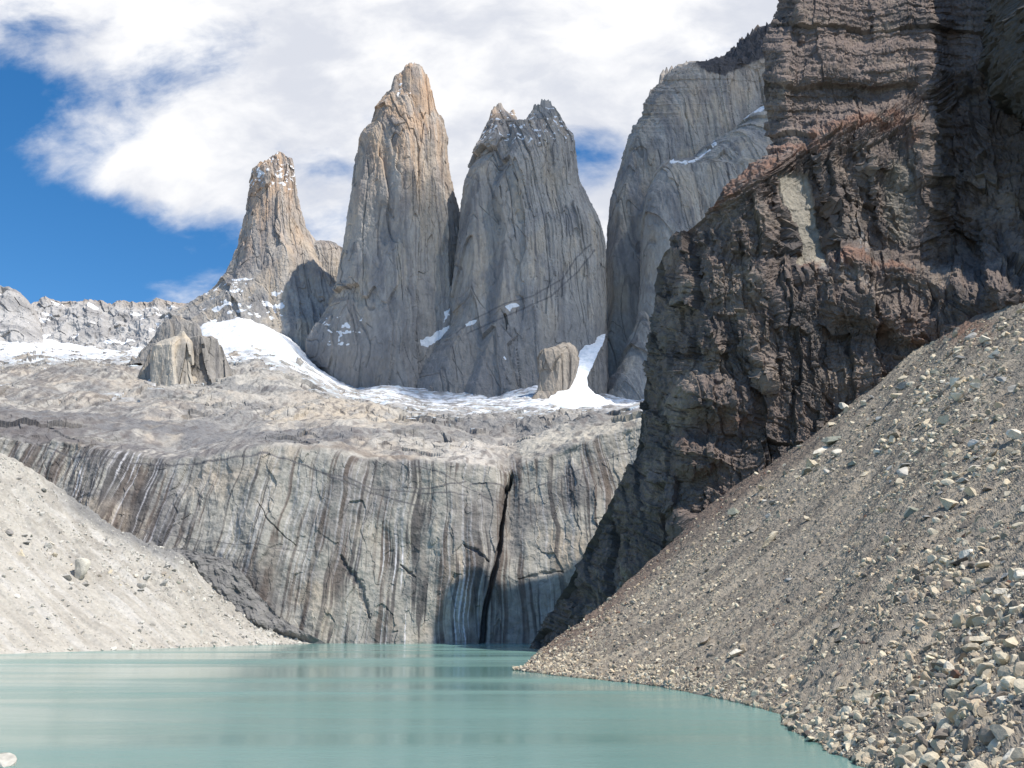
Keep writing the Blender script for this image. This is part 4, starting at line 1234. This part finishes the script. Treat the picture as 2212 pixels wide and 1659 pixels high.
hh += upper * (2.2 * fbm(x / 14, y / 14, z / 14, 4) + 0.9 * fbm(x / 4, y / 4, z / 4, 3))
LG[..., 2] += hh * amp
ul, vl = proj(LG)
cl = full(x.shape, (0.445, 0.415, 0.365))
cl = mixc(cl, (0.385, 0.355, 0.31), sstep(-0.05, 0.45, fbm(fl / 14, dn / 90, 0 * x + 2, 4)))
cl = mixc(cl, (0.50, 0.475, 0.435), 0.8 * sstep(0.0, 0.5, fbm(fl / 9 + 7, dn / 70, 0 * x + 8, 4)))
cl = mixc(cl, (0.30, 0.275, 0.24), 0.6 * upper * sstep(-0.1, 0.4, fbm(x / 16, y / 16, z / 16, 4)))
dcl = vl - np.interp(ul, [c[0] for c in LC], [c[1] for c in LC])
cl = mixc(cl, (0.20, 0.195, 0.19), 0.85 * sstep(48, 6, dcl + 8 * fbm(fl / 12, dn / 30, 0 * x + 4, 3)) * sstep(90, 170, ul) * sstep(420, 370, ul))
tag(obj('scree_slope', raw_mesh('scree_slope', LG, quads(len(t), NL), M_pale_scree, cl)), 'pale sunlit gravel slope running down to the far left shore of the lake', 'scree', kind='structure')
L_VIS = (t > 0.0) & (t < 0.98)

# dark moraine heap wedged between pale scree and headwall
ml = [(1184, 384, 394), (1195, 384, 440), (1212, 388, 506), (1240, 404, 530), (1262, 418, 545), (1281, 436, 556), (1305, 462, 580), (1332, 494, 606), (1359, 560, 650), (1378, 620, 685), (1391, 655, 706)]
mv = np.linspace(1184, 1391, 260)
uL, uR = lin(mv, ml, 1) - 8, lin(mv, ml, 2)
tm = np.linspace(0, 1, 260)
Um = uL[:, None] + (uR - uL)[:, None] * tm[None]
Ym = np.interp(mv, [1184, 1391], [628, 612])[:, None] - (12 * np.sin(math.pi * tm ** 0.6))[None] * sstep(1391, 1330, mv)[:, None] * sstep(1180, 1215, mv)[:, None] + 0 * Um - 4
MG = P(Um, mv[:, None] + 0 * Um, Ym)
x, y, z = MG[..., 0].copy(), MG[..., 1].copy(), MG[..., 2].copy()
hh = 3.2 * ridged((x + 0.6 * z) / 13, y / 30, z / 40, 3) + 2.0 * fbm(x / 5, y / 5, z / 5, 4)
MG[..., 1] -= (hh + 1) * sstep(1390, 1360, mv)[:, None]
cl = mixc(full(x.shape, (0.165, 0.16, 0.155)), (0.225, 0.215, 0.205), sstep(-0.2, 0.4, fbm(x / 9, y / 9, z / 9, 4)))
tag(obj('moraine', raw_mesh('moraine', MG, quads(260, 260), M_pale_scree, cl)), 'dark grey gullied rubble heap between pale scree and headwall', 'moraine', kind='structure')

# ------------------------------------------------------------------ stones and boulders
def ico(sub):
    ph = (1 + 5 ** .5) / 2
    v = C([[-1, ph, 0], [1, ph, 0], [-1, -ph, 0], [1, -ph, 0], [0, -1, ph], [0, 1, ph], [0, -1, -ph], [0, 1, -ph], [ph, 0, -1], [ph, 0, 1], [-ph, 0, -1], [-ph, 0, 1]], float)
    f = [(0, 11, 5), (0, 5, 1), (0, 1, 7), (0, 7, 10), (0, 10, 11), (1, 5, 9), (5, 11, 4), (11, 10, 2), (10, 7, 6), (7, 1, 8), (3, 9, 4), (3, 4, 2), (3, 2, 6), (3, 6, 8), (3, 8, 9), (4, 9, 5), (2, 4, 11), (6, 2, 10), (8, 6, 7), (9, 8, 1)]
    v = [tuple(p / np.linalg.norm(p)) for p in v]
    for _ in range(sub):
        cache, nf = {}, []

        def mid(a, b):
            kk = (min(a, b), max(a, b))
            if kk not in cache:
                p = (np.array(v[a]) + np.array(v[b])); p /= np.linalg.norm(p)
                v.append(tuple(p)); cache[kk] = len(v) - 1
            return cache[kk]
        for a, b, c in f:
            ab, bc_, ca = mid(a, b), mid(b, c), mid(c, a)
            nf += [(a, ab, ca), (b, bc_, ab), (c, ca, bc_), (ab, bc_, ca)]
        f = nf
    return C(v), C(f)


def chip(v, r, planes=9, lo=0.35, hi=0.75):
    v = v.copy()
    for _ in range(planes):
        n = r.normal(size=3); n /= np.linalg.norm(n)
        d = r.uniform(lo, hi)
        s_ = v @ n
        v = v - np.maximum(s_ - d, 0)[:, None] * n
    return v


def rand_rot(r, n):
    q = r.normal(size=(n, 4)); q /= np.linalg.norm(q, axis=1)[:, None]
    a, b, c, d = q.T
    return np.stack([np.stack([1 - 2 * (c * c + d * d), 2 * (b * c - a * d), 2 * (b * d + a * c)], -1), np.stack([2 * (b * c + a * d), 1 - 2 * (b * b + d * d), 2 * (c * d - a * b)], -1),
                     np.stack([2 * (b * d - a * c), 2 * (c * d + a * b), 1 - 2 * (b * b + c * c)], -1)], 1)


def stones(name, pos, size, seed, mat, pal, label, flat=0.62):
    """many small stones as one mesh of loose rubble"""
    r = np.random.RandomState(seed)
    bv, bf = ico(1)
    protos = [chip(bv, r, 7, 0.3, 0.7) for _ in range(14)]
    n = len(pos)
    pk = r.randint(0, 14, n)
    PV = np.stack(protos)[pk]                            # n,42,3
    sc_ = size[:, None] * np.stack([r.uniform(0.8, 1.5, n), r.uniform(0.6, 1.1, n), r.uniform(0.45, 0.9, n)], -1)
    PV = PV * sc_[:, None, :]
    PV = np.einsum('nij,nkj->nki', rand_rot(r, n), PV)
    PV[..., 2] *= flat / 0.62
    PV = PV + pos[:, None, :] + np.array([0, 0, 0.02]) * size[:, None, None]
    Fx = bf[None] + (np.arange(n) * len(bv))[:, None, None]
    pal = np.array(pal)
    cc = pal[r.randint(0, len(pal), n)] * r.uniform(0.8, 1.15, n)[:, None]
    cc = cc * np.where(pos[:, 2] < 0.12, 0.55, 1.0)[:, None]         # the wet stones at the waterline
    cc = np.repeat(cc, len(bv), 0)
    o = obj(name, raw_mesh(name, PV.reshape(-1, 3), Fx.reshape(-1, 3), mat, cc))
    tag(o, label, 'stones', kind='stuff')


r_ = np.random.RandomState(5)
PALE = [(0.60, 0.525, 0.39), (0.55, 0.475, 0.35), (0.48, 0.41, 0.305), (0.64, 0.57, 0.44), (0.38, 0.325, 0.25), (0.55, 0.44, 0.31), (0.22, 0.19, 0.16), (0.30, 0.26, 0.21)]
# right slope: choose grid points with the density the photo shows
us, vs_ = proj(SG)
rows = np.where(R_VIS)[0]
cell_n = len(rows) * NS
idx = r_.randint(0, cell_n, 420000)
ri, ci = rows[idx // NS], idx % NS
pu, pv = us[ri, ci], vs_[ri, ci]
pp = SG[ri, ci]
dep = pp[:, 1]
inside = (pu > 1090) & (pu < 2330) & (pv > 560) & (pv < 1760)
fl = 0.36 * pp[:, 0] - 0.93 * pp[:, 1]; dn = 0.93 * pp[:, 0] + 0.36 * pp[:, 1]
dens = 0.30 + 0.9 * sstep(-0.05, 0.4, fbm(fl / 7, dn / 30, 0 * fl + 3, 4))
dens += 1.6 * sstep(6, 0.3, pp[:, 2])                                       # shoreline band
dens += 1.6 * sstep(1800, 2100, pu) * sstep(1150, 1330, pv)
dens += 0.7 * sstep(1750, 2100, pu) * sstep(1120, 1000, pv) * sstep(-0.1, 0.3, fbm(fl / 5, dn / 22, 0 * fl + 9, 3))
darkband = sstep(50, 15, np.abs(pv - (1500 - 0.62 * (pu - 1800)) + 40)) * sstep(1650, 1750, pu)
dens *= (1 - 0.65 * darkband) * (0.35 + 0.85 * sstep(-0.25, 0.25, fbm(fl / 4.5 + 3, dn / 24, 0 * fl + 15, 4)))
cn = pv - np.interp(pu, [c[0] for c in CONTACT], [c[1] for c in CONTACT])
dens *= 0.35 + 0.65 * sstep(10, 90, cn)
# keep the count per unit of picture even: the grid is denser near the shore
kp = inside & (r_.uniform(size=len(idx)) < np.clip(dens * 0.42, 0, 1))
pp, pu, pv, dep = pp[kp], pu[kp], pv[kp], dep[kp]
n = len(pp)
sz = 0.10 * (1 - r_.uniform(size=n)) ** (-0.50)
sz = np.clip(sz, 0.085, 0.95) * (0.78 + 0.38 * sstep(1700, 2100, pu) * sstep(700, 1300, pv) + 0.35 * sstep(250, 320, dep))
sz = sz * (1 + 0.7 * sstep(1880, 2050, pu) * sstep(1120, 950, pv))
stones('scree_stones', pp, sz, 3, M_boulder, PALE, 'loose pale stones strewn over the grey scree slope')
idx = r_.randint(0, cell_n, 60000)
ri, ci = rows[idx // NS], idx % NS
pp = SG[ri, ci]; pu, pv = us[ri, ci], vs_[ri, ci]
cn = pv - np.interp(pu, [c[0] for c in CONTACT], [c[1] for c in CONTACT])
kp = (pu > 1100) & (pu < 2330) & (pv > 560) & (r_.uniform(size=len(idx)) < 0.12 + 0.35 * sstep(120, 20, cn))
pp = pp[kp]
sz = np.clip(0.12 * (1 - r_.uniform(size=len(pp))) ** (-0.38), 0.1, 0.7)
stones('dark_stones', pp, sz, 8, M_boulder, [(0.13, 0.11, 0.10), (0.16, 0.12, 0.10), (0.10, 0.095, 0.09), (0.19, 0.11, 0.08), (0.2, 0.18, 0.16)], 'dark brown stones mixed into the scree below the cliff')
# left slope
ul, vl = proj(LG)
rows = np.where(L_VIS)[0]
idx = r_.randint(0, len(rows) * NL, 60000)
ri, ci = rows[idx // NL], idx % NL
pp = LG[ri, ci]; pu, pv = ul[ri, ci], vl[ri, ci]
tl = t[ri]
dens = 0.10 + 0.5 * sstep(0.42, 0.6, tl) * sstep(-0.1, 0.3, fbm(pp[:, 0] / 12, pp[:, 1] / 12, pp[:, 2] / 12, 3)) + 0.25 * sstep(0.06, 0.0, tl)
kp = (pu > -40) & (pu < 690) & (r_.uniform(size=len(idx)) < dens * 0.8)
pp = pp[kp]
sz = np.clip(0.28 * (1 - r_.uniform(size=len(pp))) ** (-0.52), 0.22, 1.7)
stones('scree_stones', pp, sz, 4, M_boulder, [(0.56, 0.53, 0.47), (0.50, 0.475, 0.42), (0.44, 0.41, 0.37), (0.58, 0.55, 0.49)], 'loose pale stones on the sunlit gravel slope at the left')

# individual boulders
def boulder_mesh(seed, dims, colr, planes=11, sub=3):
    r = np.random.RandomState(seed)
    bv, bf = ico(sub)
    v = chip(bv, r, planes, 0.26, 0.62)
    v = v / np.abs(v).max(0)
    v = v + 0.05 * np.stack([perlin(v[:, 0] * 2.2 + seed + i * 7, v[:, 1] * 2.2, v[:, 2] * 2.2) for i in range(3)], -1)
    v = v * np.array(dims) / 2
    jit = 1 + 0.12 * perlin(v[:, 0] * 3, v[:, 1] * 3, v[:, 2] * 3 + seed)
    return raw_mesh('boulder', v, bf, M_boulder, np.array(colr)[None] * jit[:, None])


us, vs_ = proj(SG)
ul, vl = proj(LG)
rvis = np.where(R_VIS)[0]; lvis = np.where(L_VIS)[0]


def on_slope(u, v, left=False):
    if left:
        d = (ul[lvis] - u) ** 2 + (vl[lvis] - v) ** 2
        i, j = np.unravel_index(np.argmin(d), d.shape)
        return LG[lvis][i, j]
    d = (us[rvis] - u) ** 2 + (vs_[rvis] - v) ** 2
    i, j = np.unravel_index(np.argmin(d), d.shape)
    return SG[rvis][i, j]


WH, PA, GY, DK, TN, GN = (0.70, 0.64, 0.53), (0.60, 0.52, 0.39), (0.33, 0.32, 0.30), (0.12, 0.11, 0.10), (0.36, 0.31, 0.25), (0.27, 0.275, 0.225)
# (u, v, width in px, height/width, depth/width, roll, colour, left slope?, label)
BIG = [
    (1660, 1180, 50, 0.42, 0.5, -32, PA, 0, 'long pale slab-shaped boulder lying alone on the middle of the grey scree'),
    (1770, 982, 50, 0.40, 0.6, -35, WH, 0, 'long tilted white slab in the boulder cluster below the cliff'),
    (1800, 958, 46, 0.50, 0.7, -8, GN, 0, 'broad olive grey slab topping the boulder cluster below the cliff'),
    (1803, 985, 30, 0.72, 0.8, 10, WH, 0, 'white cube-like boulder at the right of the cluster below the cliff'),
    (1758, 1008, 28, 0.75, 0.8, 5, PA, 0, 'rounded pale boulder at the lower edge of the cluster below the cliff'),
    (1740, 1024, 24, 0.8, 0.8, -20, GN, 0, 'greenish lowest boulder of the cluster below the cliff'),
    (1820, 874, 24, 0.7, 0.8, 8, WH, 0, 'white block perched on the upper scree near the rusty gully'),
    (2132, 739, 27, 0.65, 0.8, 4, WH, 0, 'white flat-topped block high on the scree under the shaded corner'),
    (2072, 834, 32, 0.55, 0.7, -22, PA, 0, 'pale wedge boulder pointing up the slope on the upper right scree'),
    (2112, 840, 28, 0.55, 0.7, 18, WH, 0, 'white angular boulder just right of the wedge boulder'),
    (1934, 860, 40, 0.34, 0.7, 6, PA, 0, 'flat pale slab under a dark grey boulder on the upper scree'),
    (1948, 843, 28, 0.65, 0.8, -5, GY, 0, 'dark grey boulder resting above a flat pale slab'),
    (1588, 1112, 32, 0.7, 0.7, -40, GN, 0, 'olive boulder tilted at the edge of the scree against the cliff foot'),
    (1627, 1149, 26, 0.55, 0.7, -30, TN, 0, 'tan boulder between the olive boulder and the long slab'),
    (2049, 1098, 38, 0.8, 0.9, 10, PA, 0, 'stout two-tone pale boulder casting a dark shadow on the right scree'),
    (2196, 952, 38, 0.85, 0.9, 15, WH, 0, 'big rounded white boulder at the right edge, upper slope'),
    (2080, 1155, 28, 0.8, 0.9, 0, DK, 0, 'dark brown boulder above the stone field'),
    (2091, 1200, 30, 0.8, 0.9, -8, WH, 0, 'white boulder with a flat dark slab just below it'),
    (2074, 1222, 40, 0.35, 0.7, -22, DK, 0, 'flat dark slab below a white boulder in the stone field'),
    (1644, 1058, 24, 0.75, 0.8, 20, PA, 0, 'small pale boulder near the cliff foot, left of the cluster'),
    (1588, 1419, 32, 0.85, 0.8, -25, WH, 0, 'white double-lobed boulder low on the scree above the waterline'),
    (1863, 1514, 46, 0.8, 0.9, 0, PA, 0, 'large pale split boulder near the bend of the shore'),
    (2172, 1495, 46, 0.72, 0.9, 8, WH, 0, 'large white pyramid boulder in the stone field at the lower right'),
    (2058, 1486, 34, 0.75, 0.9, -5, GN, 0, 'olive grey boulder left of the large white pyramid boulder'),
    (2060, 1449, 28, 0.75, 0.9, 20, WH, 0, 'white pointed boulder above the olive grey one in the stone field'),
    (1969, 1516, 30, 0.85, 0.8, -15, PA, 0, 'upright pale boulder between the split boulder and the olive one'),
    (1756, 1600, 46, 0.28, 0.8, 6, PA, 0, 'flat pale slab lying at the water edge'),
    (1813, 1590, 24, 0.9, 0.8, 0, WH, 0, 'white boulder standing behind the flat slab at the water edge'),
    (1838, 1612, 28, 0.6, 0.8, 12, PA, 0, 'pale boulder on the shore right of the flat slab'),
    (1712, 1550, 30, 0.45, 0.8, -14, PA, 0, 'tilted pale slab on the point where the shore bends'),
    (1708, 1580, 24, 0.7, 0.8, -4, TN, 0, 'tan block at the very edge of the water below the tilted slab'),
    (1816, 1389, 30, 0.6, 0.8, -28, DK, 0, 'dark brown boulder in the middle of the lower scree'),
    (1803, 1360, 26, 0.55, 0.8, -30, TN, 0, 'tan sloping boulder just above the dark brown one'),
    (1522, 1389, 32, 0.4, 0.7, -25, TN, 0, 'low tan ledge-like boulder on the left part of the lower scree'),
    (2188, 1642, 44, 0.7, 0.9, 5, WH, 0, 'white boulder cut by the bottom right corner of the picture'),
    (2114, 1390, 38, 0.75, 0.9, -10, PA, 0, 'blocky pale boulder at the top of the right-hand stone pile'),
    (2180, 1396, 42, 0.7, 0.9, 8, PA, 0, 'broad cream boulder on top of the stone pile at the right edge'),
    (2205, 1252, 34, 0.6, 0.8, 0, WH, 0, 'white slab at the right edge above the stone pile'),
    (2165, 1288, 28, 0.75, 0.8, 12, WH, 0, 'round white boulder just left of the slab at the right edge'),
    (2124, 1230, 34, 0.5, 0.8, -12, PA, 0, 'wide pale boulder right of the flat dark slab'),
    (2041, 915, 30, 0.7, 0.8, 12, PA, 0, 'pale boulder at the head of the shaded gully on the right'),
    (1793, 922, 24, 0.5, 0.7, 0, PA, 0, 'small wedge boulder above the cluster below the cliff'),
    (1983, 1588, 26, 0.5, 0.7, -24, WH, 0, 'white stone beside a dark hollow near the bottom of the scree'),
    (172, 1246, 36, 1.25, 0.9, 16, (0.56, 0.52, 0.44), 1, 'biggest boulder on the pale left slope, with a dark hollow under it'),
    (144, 1252, 22, 0.8, 0.9, 0, (0.46, 0.44, 0.40), 1, 'white boulder touching the left side of the biggest one on the pale slope'),
    (184, 1266, 16, 0.8, 0.9, 0, (0.35, 0.33, 0.30), 1, 'small boulder below the biggest one on the pale slope'),
    (355, 1262, 18, 0.8, 0.9, 0, (0.46, 0.44, 0.40), 1, 'pale round boulder near the right end of the left slope'),
    (314, 1253, 13, 1.3, 0.9, 0, (0.46, 0.44, 0.40), 1, 'upright narrow boulder on the left slope'),
    (307, 1270, 20, 0.8, 0.9, 20, (0.42, 0.40, 0.36), 1, 'pointed boulder with a shaded lower side on the left slope'),
    (104, 1182, 15, 0.8, 0.9, 0, (0.46, 0.44, 0.40), 1, 'pale boulder among rubble high on the left slope'),
    (20, 1155, 16, 0.8, 0.9, 0, (0.30, 0.28, 0.26), 1, 'grey boulder heading a dark row of rubble on the left slope'),
    (98, 1062, 16, 0.6, 0.9, 10, (0.40, 0.38, 0.34), 1, 'boulder near the top edge of the left slope'),
]
cs, sn_ = math.cos, math.sin
for i, (u, v, wpx, hr, dr, roll, colr, left, lab) in enumerate(BIG):
    p = on_slope(u, v, left)
    mpp = math.sqrt(p[0] ** 2 + p[1] ** 2 + p[2] ** 2) / F
    wd = wpx * mpp
    o = obj('boulder', boulder_mesh(100 + i, (wd, wd * dr, wd * hr), colr), loc=(p[0], p[1], p[2] + wd * hr * 0.30))
    o.rotation_euler = (0.15 * sn_(i * 2.1), math.radians(roll), 0.5 * sn_(i * 1.7))
    tag(o, lab, 'boulder', 'boulders on the pale left slope' if left else 'boulders on the grey scree')
# the pale boulder standing in the water at the lower left corner
p = P(14, 1648, 86.0)
o = obj('boulder', boulder_mesh(77, (2.6, 2.2, 1.7), (0.50, 0.47, 0.41)), loc=(p[0] - 0.5, p[1], 0.15))
tag(o, 'white boulder rising from the water at the lower left corner', 'boulder')

# smaller boulders: copies of a few shapes, each its own object
protos = [boulder_mesh(300 + i, (1, r_.uniform(0.6, 0.95), r_.uniform(0.45, 0.85)), cl_, 9, 2) for i, cl_ in enumerate([PA, WH, PA, GY, TN, PA, WH, GN, (0.42, 0.39, 0.34), (0.50, 0.47, 0.42)])]
first = {}


def scatter(count, boxf, left, sizes, label, group, seed):
    r = np.random.RandomState(seed)
    k = 0
    while k < count:
        if left:
            i = lvis[r.randint(len(lvis))]; j = r.randint(NL); p = LG[i, j]; u, v = ul[i, j], vl[i, j]
        else:
            i = rvis[r.randint(len(rvis))]; j = r.randint(NS); p = SG[i, j]; u, v = us[i, j], vs_[i, j]
        if not boxf(u, v): continue
        mpp = math.sqrt(p[0] ** 2 + p[1] ** 2 + p[2] ** 2) / F
        wd = mpp * (sizes[0] + (sizes[1] - sizes[0]) * r.uniform() ** 2.2)
        q = r.randint(len(protos))
        if q not in first:
            first[q] = bpy.data.objects.new('boulder', protos[q]); o = first[q]
        else:
            o = first[q].copy()
        COL.objects.link(o)
        o.location = (p[0], p[1], p[2] + wd * 0.14)
        o.scale = (wd, wd, wd * r.uniform(0.8, 1.1))
        o.rotation_euler = (r.uniform(-.4, .4), r.uniform(-.6, .3), r.uniform(0, 6.28))
        tag(o, label, 'boulder', group)
        k += 1


def cline(u): return float(np.interp(u, [c[0] for c in CONTACT], [c[1] for c in CONTACT]))


scatter(72, lambda u, v: 1900 < u < 2215 and cline(u) + 25 < v < 1120 and abs(math.sin(u * 0.02 + v * 0.013)) > 0.3, False, (14, 38), 'pale angular boulder scattered on the upper right scree under the shaded corner', 'boulders on the upper right scree', 1)
scatter(26, lambda u, v: 1640 < u < 1900 and cline(u) + 12 < v < cline(u) + 190, False, (12, 27), 'pale boulder scattered along the top of the scree by the cliff foot', 'boulders along the cliff foot', 2)
scatter(48, lambda u, v: 1950 < u < 2215 and 1200 < v < 1660 and v > 1660 - (u - 1900) * 1.7, False, (11, 28), 'pale stone block packed in the stone field at the lower right', 'blocks of the lower right stone field', 3)
scatter(20, lambda u, v: 1690 < u < 1960 and 1520 < v < 1660, False, (10, 24), 'pale block on the shore near the bend of the waterline', 'blocks along the near shore', 4)
scatter(20, lambda u, v: 1350 < u < 1950 and cline(u) + 60 < v < 1500, False, (9, 22), 'small pale boulder lying apart on the open middle scree', 'small boulders on the middle scree', 5)
scatter(45, lambda u, v: 0 < u < 400 and 1130 < v < 1300 and abs(v - (1165 + 0.27 * u)) < 38, True, (7, 17), 'small pale boulder in the rubble band across the left slope', 'boulders of the left rubble band', 6)
